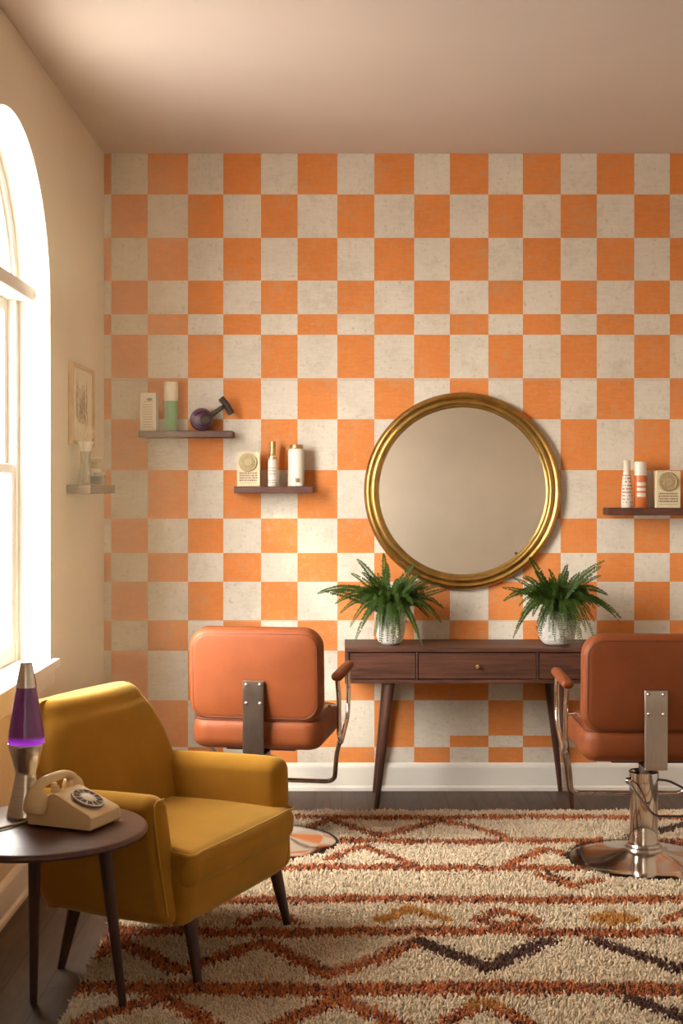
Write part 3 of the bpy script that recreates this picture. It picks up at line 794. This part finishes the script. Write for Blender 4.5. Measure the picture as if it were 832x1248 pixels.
# ------------------------------------------------------------------ console
def console():
    x0, x1, y0, y1, zt, zb = .016, 1.262, 6.54, 6.925, .772, .602
    cx = (x0 + x1) / 2
    T = thing('console_table', 'walnut console table with three drawer fronts standing against the chequered wall', 'console table', (cx, (y0 + y1) / 2, 0))
    a, b = (x1 - x0) / 2, (y1 - y0) / 2
    wd = M['walnut']
    MB().box(-a, a, -b, b, zt - .020, zt).build('top', wd, T, smooth=False, bevel=.003)
    body = MB(); body.box(-a, -a + .018, -b, b, zb, zt - .0205); body.box(a - .018, a, -b, b, zb, zt - .0205)
    body.box(-a + .018, a - .018, -b, b, zb, zb + .018); body.box(-a + .018, a - .018, b - .015, b, zb + .018, zt - .0205); body.box(-a + .018, a - .018, -b + .045, -b + .055, zb + .018, zt - .0205)
    divs = [(508 - 416) / 253.8 - cx, (655 - 416) / 253.8 - cx]
    for d in divs: body.box(d - .004, d + .004, -b + .002, -b + .05, zb + .018, zt - .0205)
    body.build('carcass', wd, T, smooth=False, bevel=.002)
    xs = [-a + .018] + [v for d in divs for v in (d - .004, d + .004)] + [a - .018]
    for k in range(3):
        l, r = xs[2 * k] + .003, xs[2 * k + 1] - .003
        dr = MB().box(l, r, -b + .006, -b + .026, zb + .022, zt - .0245).build('drawer', wd, T, smooth=False, bevel=.0015)
        if k == 1:
            mk = Matrix.Translation(((l + r) / 2, -b + .006, (zb + zt) / 2 - .002)) @ Matrix.Rotation(PI / 2, 4, 'X')
            MB().lathe([(0, 0), (.006, 0), (.005, .008), (.0105, .013), (.012, .018), (.010, .023), (0, .025)], M=mk, n=24).build('knob', M['knob_brass'], dr)
    lx, fx = a - .217, a - .152
    for sx in (-1, 1):
        for yy in (-b + .035, b - .035): 
            leg((sx * lx, yy, zb + .002), (sx * fx, yy - (.02 if yy < 0 else -.015), .0005), .025, .0115, M['walnut_v'], T)
console()

# ------------------------------------------------------------------ mirror
def mirror():
    T = thing('round_mirror', 'large round wall mirror in a stepped antique brass frame above the console', 'mirror', (.616, YB - .001, 1.526))
    T.rotation_euler = (PI / 2, 0, 0)
    prof = [(.400, .0), (.488, .0), (.500, .006), (.502, .016), (.499, .028), (.492, .037), (.482, .041), (.473, .038), (.468, .032), (.465, .034), (.458, .040), (.449, .042), (.441, .038), (.437, .030), (.434, .030), (.430, .028), (.427, .021), (.424, .014)]
    MB().lathe(prof, n=160).build('frame', M['brass'], T)
    MB().lathe([(0, .004), (.4265, .004), (.4265, .0155), (0, .0155)], n=128).build('mirror_glass', M['mirror'], T, angle=20)
mirror()

# ------------------------------------------------------------------ ferns
def fern(label, X, Y, Z, R, H, tips, seed):
    rnd = random.Random(seed)
    T = thing('potted_fern', label, 'potted fern', (X, Y, Z), 0, 'potted ferns on the console')
    # pot with a hammered surface
    prof = [(0, 0), (.50, .0), (.60, .012), (.74, .07), (.88, .18), (.97, .34), (1.0, .52), (.985, .72), (.93, .90), (.885, .99), (.865, 1.0), (.84, .985), (.83, .90), (0, .88)]
    n = 120; fine = []
    for (a, za), (b, zb_) in zip(prof, prof[1:]):
        k = max(1, int(abs(zb_ - za) * 90)) if a > .4 and b > .4 else 1
        for j in range(k): fine.append((a + (b - a) * j / k, za + (zb_ - za) * j / k))
    fine.append(prof[-1])
    mb = MB(); mb.lathe([(r * R, z * H) for r, z in fine], n=n)
    from mathutils import noise as mn
    outv = []
    for (x, y, z) in mb.v:
        r = math.hypot(x, y)
        if r > .55 * R and .02 * H < z < .93 * H and r > .84 * R * .9:
            p = Vector((x, y, z)) * 75 + Vector((seed, 0, 0)); d = mn.voronoi(p * 1.0)[0]
            off = (min(.9, (d[1] - d[0]) * 1.0) - .4) * .009
            k = (r + off) / r; x *= k; y *= k
        outv.append((x, y, z))
    mb.v = outv
    pot = mb.build('pot', M['ceramic'], T, angle=80)
    MB().lathe([(0, H * .885), (R * .835, H * .885), (R * .8, H * .905), (0, H * .93)], n=40).build('soil', M['soil'], T)
    mb = MB()
    def frond(tip, dy, lw=1.0, start=None):
        p0 = start or Vector((rnd.uniform(-.3, .3) * R, rnd.uniform(-.3, .3) * R, H * .9)); p2 = Vector((tip[0], dy, tip[1]))
        d = p2 - p0; L = d.length
        # leave the pot upwards, arch over
        up = max(.04, .16 - .25 * d.z) if d.z < .12 else .03
        p1 = p0 + Vector((d.x * .42, d.y * .45, max(d.z, 0) * .62 + up))
        n = max(14, int((L + up) / .0068)); pts = []
        for k in range(n + 1):
            t = k / n; pts.append((1 - t) ** 2 * p0 + 2 * t * (1 - t) * p1 + t * t * p2)
        mb.tube(pts[::2] + ([pts[-1]] if n % 2 else []), .0011, 4, mi=1, r2=.0005)
        side0 = Vector((rnd.uniform(-.3, .3), rnd.uniform(-1, 1), rnd.uniform(-.2, .4)))
        for k in range(2, n + 1):
            t = k / n; tg = (pts[k] - pts[k - 1]).normalized()
            # leaflet plane roughly facing the viewer / sky
            nrm = Vector((side0.x, -1 + side0.y * .6, .7 + side0.z)); sd = tg.cross(nrm).normalized(); nn = sd.cross(tg).normalized()
            ln = .0235 * lw * (math.sin(PI * min(1, (t * .93 + .04)) ** .8) ** .7) * rnd.uniform(.8, 1.15) + .002
            for sg in (-1, 1):
                if rnd.random() < .04: continue
                a = pts[k] + tg * rnd.uniform(-.001, .001)
                dirv = (sd * sg + tg * .42 + nn * rnd.uniform(-.25, .2) + Vector((0, 0, -.18))).normalized()
                w = .0042 * lw; m1 = a + dirv * ln * .45
                mb.add([a, m1 + tg * w + nn * .0006, a + dirv * ln, m1 - tg * w + nn * .0006], [(0, 1, 2, 3)])
    sc = 1 / 247.
    for i, (tx, ty) in enumerate(tips):
        z = H + (-ty) * sc
        frond((tx * sc, z), rnd.uniform(-.13, .10) if z > .0 + H * .6 else rnd.uniform(-.15, -.09), rnd.uniform(.85, 1.1))
    for k in range(16):      # curtain hanging over the front of the pot
        x = rnd.uniform(-.9, .9) * R
        frond((x * 1.25, rnd.uniform(.10, .75) * H), -R * rnd.uniform(1.05, 1.5), .8)
    for k in range(64):      # inner body of the plant
        a = rnd.uniform(0, 2 * PI); L = rnd.uniform(.08, .22); up = rnd.uniform(-.05, .17)
        frond((math.cos(a) * L, H + up + .02), math.sin(a) * min(L, .2) * .8, rnd.uniform(.8, 1.05))
    zmin = .004
    mb.v = [(x, min(y, YB - Y - .006), max(z, zmin) if y > -.17 else z) for x, y, z in mb.v]
    mb.build('foliage', [M['fern'], M['stem']], T, smooth=False)
fern('bushy green fern in white textured pot on the left end of the console table', .239, 6.70, .7725, .074, .155,
     [(-87, -25), (-83, -27), (-66, -12), (-40, -64), (-34, -50), (-8, -72), (-4, -60), (28, -60), (24, -48), (68, -28), (60, -34), (66, -4), (62, 12), (50, 0), (37, 36), (33, 28), (-13, 36), (-18, 22), (-48, 14), (-33, 12), (-60, 2), (-42, 30), (4, 24), (20, 12), (-70, -22)], 3)
fern('bushy green fern in white textured pot on the console, beside the right salon chair', 1.057, 6.69, .7725, .094, .168,
     [(-66, -28), (-64, -12), (-56, 30), (-52, 18), (-45, 4), (-34, -64), (-28, -48), (16, -54), (57, -60), (50, -54), (58, -20), (75, 8), (80, 16), (64, 2), (38, 26), (46, 14), (-30, 20), (-34, 8), (2, 32), (15, 26), (8, 18), (30, 22), (-10, -50), (4, -44), (-50, -38)], 11)

# ------------------------------------------------------------------ wall shelves and their goods
def shelf(label, x0, x1, z0, z1, depth=.14):
    y0 = YB - depth - .001
    return tag(MB().box(x0, x1, y0, YB - .001, z0, z1).build('wall_shelf', M['walnut_shelf'], smooth=False, bevel=.003), label, 'shelf')
shelf('walnut wall shelf holding the hair dryer and green bottle', -1.015, -.545, 1.794, 1.828)
shelf('walnut wall shelf left of the mirror with three cream toiletries', -.537, -.144, 1.515, 1.549)
shelf('walnut wall shelf at the right edge, right of the mirror', 1.333, 1.86, 1.405, 1.441)
tag(MB().box(XL + .001, -1.10, 5.98, 6.62, 1.515, 1.555).build('wall_shelf', M['walnut_shelf'], smooth=False, bevel=.003), 'small walnut shelf on the left wall below the framed drawing', 'shelf')

def stripes(mb, x0, x1, z0, z1, y, rows, rnd, mi=0, gap=.35, words=True, t=.0006):
    """rows of small irregular print marks"""
    h = (z1 - z0) / rows
    for r in range(rows):
        x = x0; z = z0 + h * r
        while x < x1 - .002:
            w = min(rnd.uniform(.003, .010), x1 - x)
            mb.box(x, x + w, y - t, y, z + h * gap / 2, z + h * (1 - gap / 2), mi); x += w + rnd.uniform(.0012, .003)

def tall_carton():
    T = thing('product_carton', 'tall cream carton with fine printed lines on the upper left shelf', 'carton', (-.968, 6.865, 1.8285), math.radians(-6))
    MB().box(-.041, .041, -.03, .03, 0, .190).build('box', M['carton'], T, smooth=False, bevel=.0015)
    rnd = random.Random(4); mb = MB()
    for k in range(10):
        z = .018 + k * .0125; mb.box(-.027, .024, -.0306, -.03, z, z + .0028)
    mb.build('printed_lines', M['ink'], T, smooth=False)
    mb = MB(); mb.box(-.02, .028, -.0306, -.03, .146, .149); mb.build('printed_rule', M['ink_red'], T, smooth=False)
    mb = MB(); mb.lathe([(0, 0), (.012, 0), (.012, .0006), (0, .0006)], M=Matrix.Translation((.008, -.03, .158)) @ Matrix.Rotation(PI / 2, 4, 'X') @ Matrix.Diagonal((1.3, .6, 1, 1)), n=24); mb.build('printed_emblem', M['ink_blue'], T, smooth=False)
tall_carton()
def green_bottle():
    T = thing('lotion_bottle', 'green bottle with tall cream cap on the upper left shelf', 'bottle', (-.859, 6.865, 1.8285))
    MB().lathe([(0, 0), (.030, 0), (.032, .003), (.032, .146), (.0335, .150), (0, .150)], n=40).build('bottle_body', M['green_plastic'], T)
    MB().lathe([(.0335, .1505), (.0355, .153), (.036, .222), (.035, .226), (.0355, .229), (.0355, .240), (.033, .246), (0, .248)], n=40).build('cap', M['cream_plastic'], T)
green_bottle()
def hair_dryer():
    T = thing('hair_dryer', 'dark purple hair dryer with bristly black head lying on the upper left shelf', 'hair dryer', (-.705, 6.865, 1.8285))
    c = Vector((0, 0, .058))
    Md = Matrix.Translation(c) @ Matrix.Rotation(math.radians(12), 4, 'Z') @ Matrix.Rotation(PI / 2, 4, 'X')
    d = MB().lathe([(0, -.045), (.035, -.045), (.050, -.038), (.057, -.022), (.058, .006), (.054, .022), (.045, .033), (.040, .035), (.038, .031), (.033, .033), (.031, .038), (.027, .040), (0, .036)], M=Md, n=48).build('motor_housing', M['purple_plastic'], T)
    mb = MB()
    for r in (.050, .043, .0345): mb.tube([Md @ Vector((r * math.cos(2 * PI * k / 40), r * math.sin(2 * PI * k / 40), .0415 - .6 * (r - .027) ** 1.0)) for k in range(40)], .0016, 6, closed=True)
    mb.build('trim_ring', M['purple_plastic'], d)
    Mc = Md @ Matrix.Translation((.016, -.004, .036)); mb = MB()
    mb.lathe([(0, 0), (.030, 0), (.031, .006), (.027, .018), (.020, .022), (.018, .018), (0, .016)], M=Mc, n=32); mb.build('air_intake', M['dark_plastic'], d)
    h = [(.045, 0, .080), (.075, 0, .098), (.100, 0, .116), (.116, -.004, .128)]
    mb = MB(); mb.tube(curve(h, 6), .0135, 14, r2=.010); mb.build('handle', M['dark_plastic'], T)
    # round bristle head
    a = Vector((.098, -.006, .166)); b = Vector((.152, -.006, .086)); ax = (b - a); mb = MB()
    mb.tube(curve([a, a.lerp(b, .5) + Vector((.004, 0, .003)), b], 6), .015, 14)
    rnd = random.Random(2); u = ax.normalized(); p = u.cross(Vector((0, 1, 0))).normalized(); q = u.cross(p)
    for k in range(420):
        t = rnd.random(); an = rnd.uniform(0, 2 * PI); o = a + ax * t; dr = p * math.cos(an) + q * math.sin(an)
        L = rnd.uniform(.017, .0225); w = u * .0012
        mb.add([o + dr * .013 - w, o + dr * .013 + w, o + dr * L + u * rnd.uniform(-.002, .002)], [(0, 1, 2)])
    mb.build('bristle_head', M['dark_plastic'], T)
hair_dryer()

def seal_carton(label, x, z, w, h, y=6.865, rows=4):
    T = thing('soap_carton', label, 'carton', (x, y, z), 0)
    MB().box(-w / 2, w / 2, -.028, .028, 0, h).build('box', M['carton_side'], T, smooth=False, bevel=.0015)
    mr_ = w * .40
    Mx = Matrix.Translation((-.002, -.028, h - mr_ - .006)) @ Matrix.Rotation(PI / 2, 4, 'X')
    mb = MB(); mb.lathe([(0, 0), (mr_, 0), (mr_, .006), (mr_ * .93, .010), (mr_ * .80, .010), (mr_ * .74, .006), (mr_ * .50, .0065), (mr_ * .42, .010), (mr_ * .2, .009), (0, .011)], M=Mx, n=40)
    for k in range(12):
        a = 2 * PI * k / 12; c = Mx @ Vector((mr_ * .62 * math.cos(a), mr_ * .62 * math.sin(a), .006)); mb.lathe([(mr_ * .10, 0), (mr_ * .06, .003), (0, .004)], M=Matrix.Translation(c) @ Matrix.Rotation(PI / 2, 4, 'X'), n=8)
    mb.build('round_seal', M['gilt'], T)
    mb = MB(); rnd = random.Random(int(x * 100)); stripes(mb, -w * .40, w * .40, h * .14, h * .42, -.028, rows, rnd); mb.box(-w * .38, w * .38, -.0286, -.028, h * .09, h * .10)
    mb.build('printed_lettering', M['ink'], T, smooth=False)
seal_carton('pale carton with round seal on the shelf left of the mirror', -.4665, 1.5495, .115, .172)
seal_carton('pale carton with gilt round seal on the right edge shelf', 1.640, 1.4415, .122, .186)
def slim_spray():
    T = thing('spray_bottle', 'slim cream spray bottle, middle item on the shelf left of the mirror', 'bottle', (-.347, 6.865, 1.5495))
    b = MB().lathe([(0, 0), (.0225, 0), (.0235, .003), (.0235, .125), (.021, .138), (.016, .148), (.0145, .155), (0, .155)], n=32).build('bottle_body', M['white_plastic'], T)
    mb = MB(); mb.lathe([(.0238, .136), (.0240, .141), (.0225, .148), (.021, .142), (.0215, .136)], n=32); mb.build('neck_band', M['gold_cap'], T)
    MB().lathe([(.0150, .155), (.0165, .157), (.0165, .168), (.0155, .170), (.0155, .222), (.014, .226), (0, .227)], n=28).build('cap', M['gold_cap'], T)
    mb = MB()
    for k in range(7):
        for z in (.016, .028, .06, .075, .09):
            a = math.radians(-150 + k * 17); mb.box(-.002, .002, -.0004, .0, z, z + .005, M=Matrix.Translation((.0239 * math.cos(a), .0239 * math.sin(a), 0)) @ Matrix.Rotation(a + PI / 2, 4, 'Z'))
    mb.build('printed_lettering', M['ink'], b, smooth=False)
slim_spray()
def powder_jar():
    T = thing('powder_bottle', 'white cylindrical bottle with brass cap, rightmost on shelf left of the mirror', 'bottle', (-.228, 6.865, 1.5495))
    b = MB().lathe([(0, 0), (.038, 0), (.041, .003), (.041, .172), (.039, .183), (.033, .189), (0, .189)], n=44).build('bottle_body', M['white_plastic'], T)
    MB().lathe([(.031, .189), (.0335, .190), (.0345, .194), (.0345, .206), (.032, .210), (0, .210)], n=36).build('cap', M['gold_cap'], T)
    mb = MB()
    for k in range(9):
        a = math.radians(-114 + k * 6); mb.box(-.0023, .0023, -.0005, .0, .020, .040, M=Matrix.Translation((.0412 * math.cos(a), .0412 * math.sin(a), 0)) @ Matrix.Rotation(a + PI / 2, 4, 'Z'))
    mb.build('label_plate', M['gold_cap'], b, smooth=False)
powder_jar()
def tapered_bottle():
    T = thing('serum_bottle', 'tapered white and orange bottle with pale cap on the right edge shelf', 'bottle', (1.438, 6.865, 1.4415))
    b = MB().lathe([(0, 0), (.027, 0), (.029, .003), (.0285, .06), (.0235, .14), (.0185, .175), (.016, .182), (0, .182)], n=36).build('bottle_body', M['white_plastic'], T)
    MB().lathe([(.0155, .182), (.0175, .184), (.0175, .236), (.016, .240), (0, .241)], n=28).build('cap', M['cream_plastic'], T)
    mb = MB(); rnd = random.Random(8)
    for z in (.025, .04, .058, .075, .092, .11, .128, .145, .16):
        rr = .0288 if z < .06 else .0285 - (z - .06) / .08 * .005 if z < .14 else .0235 - (z - .14) * .14
        for k in range(9):
            if rnd.random() < .3: continue
            a = math.radians(-150 + k * 14); mb.box(-.0028, .0028, -.0004, .0012, z, z + .006, M=Matrix.Translation(((rr + .0012) * math.cos(a), (rr + .0012) * math.sin(a), 0)) @ Matrix.Rotation(a + PI / 2, 4, 'Z'))
    mb.build('printed_lettering', M['ink_red'], b, smooth=False)
tapered_bottle()
def orange_bottle():
    T = thing('shampoo_bottle', 'orange bottle with white cap and label on the right edge shelf', 'bottle', (1.506, 6.865, 1.4415))
    b = MB().lathe([(0, 0), (.029, 0), (.0315, .003), (.0315, .155), (.030, .162), (0, .162)], n=40).build('bottle_body', M['orange_plastic'], T)
    MB().lathe([(.029, .162), (.031, .164), (.0305, .228), (.028, .232), (0, .233)], n=36).build('cap', M['white_plastic'], T)
    mb = MB()
    for z0, z1 in ((.055, .075), (.084, .10), (.11, .128)):
        for k in range(14):
            a = math.radians(-131 + k * 6.2); mb.box(-.0019, .0019, -.0006, .0, z0 + (.002 if k % 3 == 0 else 0), z1, M=Matrix.Translation(((.0317) * math.cos(a), (.0317) * math.sin(a), 0)) @ Matrix.Rotation(a + PI / 2, 4, 'Z'))
    mb.build('label_print', M['white_plastic'], b, smooth=False)
orange_bottle()

# left wall: flared vase with a dried plume, stacked jars, framed drawing
def flared_vase():
    T = thing('flared_vase', 'slender clear vase lined with a flared white paper fan on the left wall shelf', 'vase', (-1.150, 6.12, 1.5555))
    MB().lathe([(0, 0), (.030, 0), (.033, .004), (.031, .030), (.024, .085), (.021, .125), (.024, .15), (.0225, .15), (.0195, .125), (.022, .085), (.029, .030), (.030, .006), (0, .005)], n=40).build('glass_body', M['thin_glass'], T)
    # pleated white fan widening at the top
    n = 48; vs = []; fs = []; lv = [(.014, .008), (.011, .06), (.010, .11), (.016, .14), (.026, .17), (.036, .193)]
    for r, z in lv:
        for k in range(n):
            a = 2 * PI * k / n; q = r * (1 + .10 * math.cos(8 * a)); vs.append((q * math.cos(a), q * math.sin(a), z))
    for i in range(len(lv) - 1):
        for k in range(n): fs.append((i * n + k, i * n + (k + 1) % n, (i + 1) * n + (k + 1) % n, (i + 1) * n + k))
    MB().add(vs, fs).build('pleated_fan', M['white_plastic'], T)
    rnd = random.Random(6); mb = MB()
    for k in range(150):
        a = rnd.uniform(0, 2 * PI); s = rnd.uniform(.0, .05); p = [(rnd.uniform(-.01, .01), rnd.uniform(-.01, .01), .12), (math.cos(a) * s * .5, math.sin(a) * s * .5, .20), (math.cos(a) * s + .01, math.sin(a) * s, rnd.uniform(.21, .275))]
        mb.tube(curve(p, 3), .0005, 3)
    mb.build('dried_plume', M['plume'], T)
flared_vase()
def jar(label, x, y, z, r, h, g):
    T = thing('glass_jar', label, 'jar', (x, y, z), 0)
    MB().lathe([(0, 0), (r, 0), (r, h * .72), (r * .8, h * .80), (0, h * .80)], n=28).build('jar_body', M['thin_glass'], T)
    MB().lathe([(0, .003), (r * .9, .003), (r * .9, h * .55), (0, h * .55)], n=24).build('contents', g, T)
    MB().lathe([(0, h * .80), (r * .92, h * .80), (r * .95, h * .84), (r * .95, h * .97), (r * .9, h), (0, h)], n=28).build('lid', M['cream_plastic'], T)
jar('small clear jar with cream lid standing behind the vase, lower of two', -1.135, 6.29, 1.5555, .030, .072, M['dark_plastic'])
jar('small clear jar with cream lid stacked on top of another jar', -1.135, 6.29, 1.6285, .026, .060, M['gold_cap'])
jar('small squat jar at the far end of the left wall shelf', -1.14, 6.42, 1.5555, .028, .060, M['ink_blue'])
def picture():
    y0, y1, z0, z1 = 6.03, 6.56, 1.735, 2.105
    T = thing('framed_drawing', 'small pale oak framed line drawing hung on the left wall', 'picture', (XL + .001, (y0 + y1) / 2, (z0 + z1) / 2))
    a, b, w = (y1 - y0) / 2, (z1 - z0) / 2, .018
    mb = MB(); mb.box(0, .022, -a, a, -b, -b + w).box(0, .022, -a, a, b - w, b).box(0, .022, -a, -a + w, -b + w, b - w).box(0, .022, a - w, a, -b + w, b - w)
    mb.build('frame', M['frame_oak'], T, smooth=False, bevel=.002)
    p = MB().box(.002, .010, -a + w - .001, a - w + .001, -b + w - .001, b - w + .001).build('paper', M['paper'], T, smooth=False)
    rnd = random.Random(9); mb = MB()
    for k in range(26):       # loose upright reed-like strokes
        y = rnd.uniform(-.13, .12); z = rnd.uniform(-.10, .0); h = rnd.uniform(.05, .15)
        pts = [(.0112, y + .03 * (t - .5) * rnd.uniform(-1, 1) + .012 * math.sin(t * 6 + k), z + h * t) for t in (0, .25, .5, .75, 1)]
        mb.tube(curve(pts, 4), .0011, 4)
        mb.tube(curve([(.0112, y, z + h * .4), (.0112, y + rnd.uniform(-.03, .03), z + h * .55), (.0112, y + rnd.uniform(-.04, .04), z + h * .5)], 4), .0009, 4)
    mb.build('drawing', M['sketch'], p, smooth=False)
picture()

# ------------------------------------------------------------------ light
SKY_K, SKY_LOBE, SKY_BASE, GROUND = 6, 33, 30.5, .42
w = bpy.data.worlds.new('World'); S.world = w; w.use_nodes = True; nt = w.node_tree; bg = nt.nodes['Background']
SUN = Vector((.63, 1.0, -.77))
# hazy bright sky, brightest around the low sun
tc = nt.nodes.new('ShaderNodeTexCoord'); dt = nt.nodes.new('ShaderNodeVectorMath'); dt.operation = 'DOT_PRODUCT'
nt.links.new(tc.outputs['Generated'], dt.inputs[0]); dt.inputs[1].default_value = tuple(-SUN.normalized())
mxm = nt.nodes.new('ShaderNodeMath'); mxm.operation = 'MAXIMUM'; mxm.inputs[1].default_value = 0; nt.links.new(dt.outputs['Value'], mxm.inputs[0])
pw = nt.nodes.new('ShaderNodeMath'); pw.operation = 'POWER'; pw.inputs[1].default_value = SKY_K; nt.links.new(mxm.outputs[0], pw.inputs[0])
ml = nt.nodes.new('ShaderNodeMath'); ml.operation = 'MULTIPLY_ADD'; ml.inputs[1].default_value = SKY_LOBE; ml.inputs[2].default_value = SKY_BASE; nt.links.new(pw.outputs[0], ml.inputs[0])
# the ground outside is dimmer than the sky
sz = nt.nodes.new('ShaderNodeSeparateXYZ'); nt.links.new(tc.outputs['Generated'], sz.inputs[0])
gr = nt.nodes.new('ShaderNodeMapRange'); nt.links.new(sz.outputs['Z'], gr.inputs['Value'])
for k, x in zip(('From Min', 'From Max', 'To Min', 'To Max'), (-.06, .02, GROUND, 1)): gr.inputs[k].default_value = x
gm = nt.nodes.new('ShaderNodeMath'); gm.operation = 'MULTIPLY'; nt.links.new(ml.outputs[0], gm.inputs[0]); nt.links.new(gr.outputs[0], gm.inputs[1])
nt.links.new(gm.outputs[0], bg.inputs[1]); bg.inputs[0].default_value = (1.0, .955, .89, 1)
sd = bpy.data.lights.new('sun', 'SUN'); sd.energy = 1.8; sd.angle = math.radians(3); sd.color = (1, .86, .66)
so = bpy.data.objects.new('sun', sd); COL.objects.link(so)
dv = SUN; so.rotation_euler = dv.to_track_quat('-Z', 'Y').to_euler(); so.location = (-4, 0, 5)
for i, (cy, R) in enumerate(WIN):      # daylight portals in the window openings
    ld = bpy.data.lights.new('window_portal', 'AREA'); ld.shape = 'RECTANGLE'; ld.size = R * 2; ld.size_y = ZSP + R - ZS; ld.cycles.is_portal = True
    lo = bpy.data.objects.new('window_portal', ld); COL.objects.link(lo); lo.location = (XO - .02, cy, (ZSP + R + ZS) / 2); lo.rotation_euler = (0, -PI / 2, 0)
    lo.rotation_euler = Vector((1, 0, 0)).to_track_quat('-Z', 'Z').to_euler()

# thin warm haze of dust in the sunlit air
hz = MB().box(XL + .002, -.62, 5.0, YB - .004, .04, ZC - .004).build('haze', bpy.data.materials.new('dusty_air'), smooth=False); struct(hz); hz['kind'] = 'stuff'
hm = hz.data.materials[0]; hm.use_nodes = True; hn = hm.node_tree; hn.nodes.clear()
ho = hn.nodes.new('ShaderNodeOutputMaterial'); hs = hn.nodes.new('ShaderNodeVolumeScatter'); hs.inputs['Density'].default_value = .062; hs.inputs['Anisotropy'].default_value = .35
hs.inputs['Color'].default_value = (1, .84, .50, 1); hn.links.new(hs.outputs[0], ho.inputs['Volume'])
S.cycles.volume_bounces = 1

# ------------------------------------------------------------------ camera
cd = bpy.data.cameras.new('camera'); co = bpy.data.objects.new('camera', cd); COL.objects.link(co)
cd.sensor_fit = 'VERTICAL'; cd.sensor_height = 36; cd.sensor_width = 24; cd.lens = 1660 / 1248 * 36; cd.shift_y = -29 / 1248; cd.shift_x = 0
co.location = (0, 0, 1.54); co.rotation_euler = (PI / 2, 0, 0); cd.clip_start = .05
S.camera = co
vs_ = S.view_settings; vs_.view_transform = 'Standard'; vs_.look = 'None'; vs_.gamma = 1; vs_.exposure = 0; vs_.use_curve_mapping = False
S.cycles.max_bounces = 10; S.cycles.diffuse_bounces = 6; S.cycles.glossy_bounces = 5; S.cycles.transparent_max_bounces = 10; S.cycles.use_denoising = True
S.cycles.sample_clamp_indirect = 8; S.cycles.caustics_reflective = False; S.cycles.caustics_refractive = False
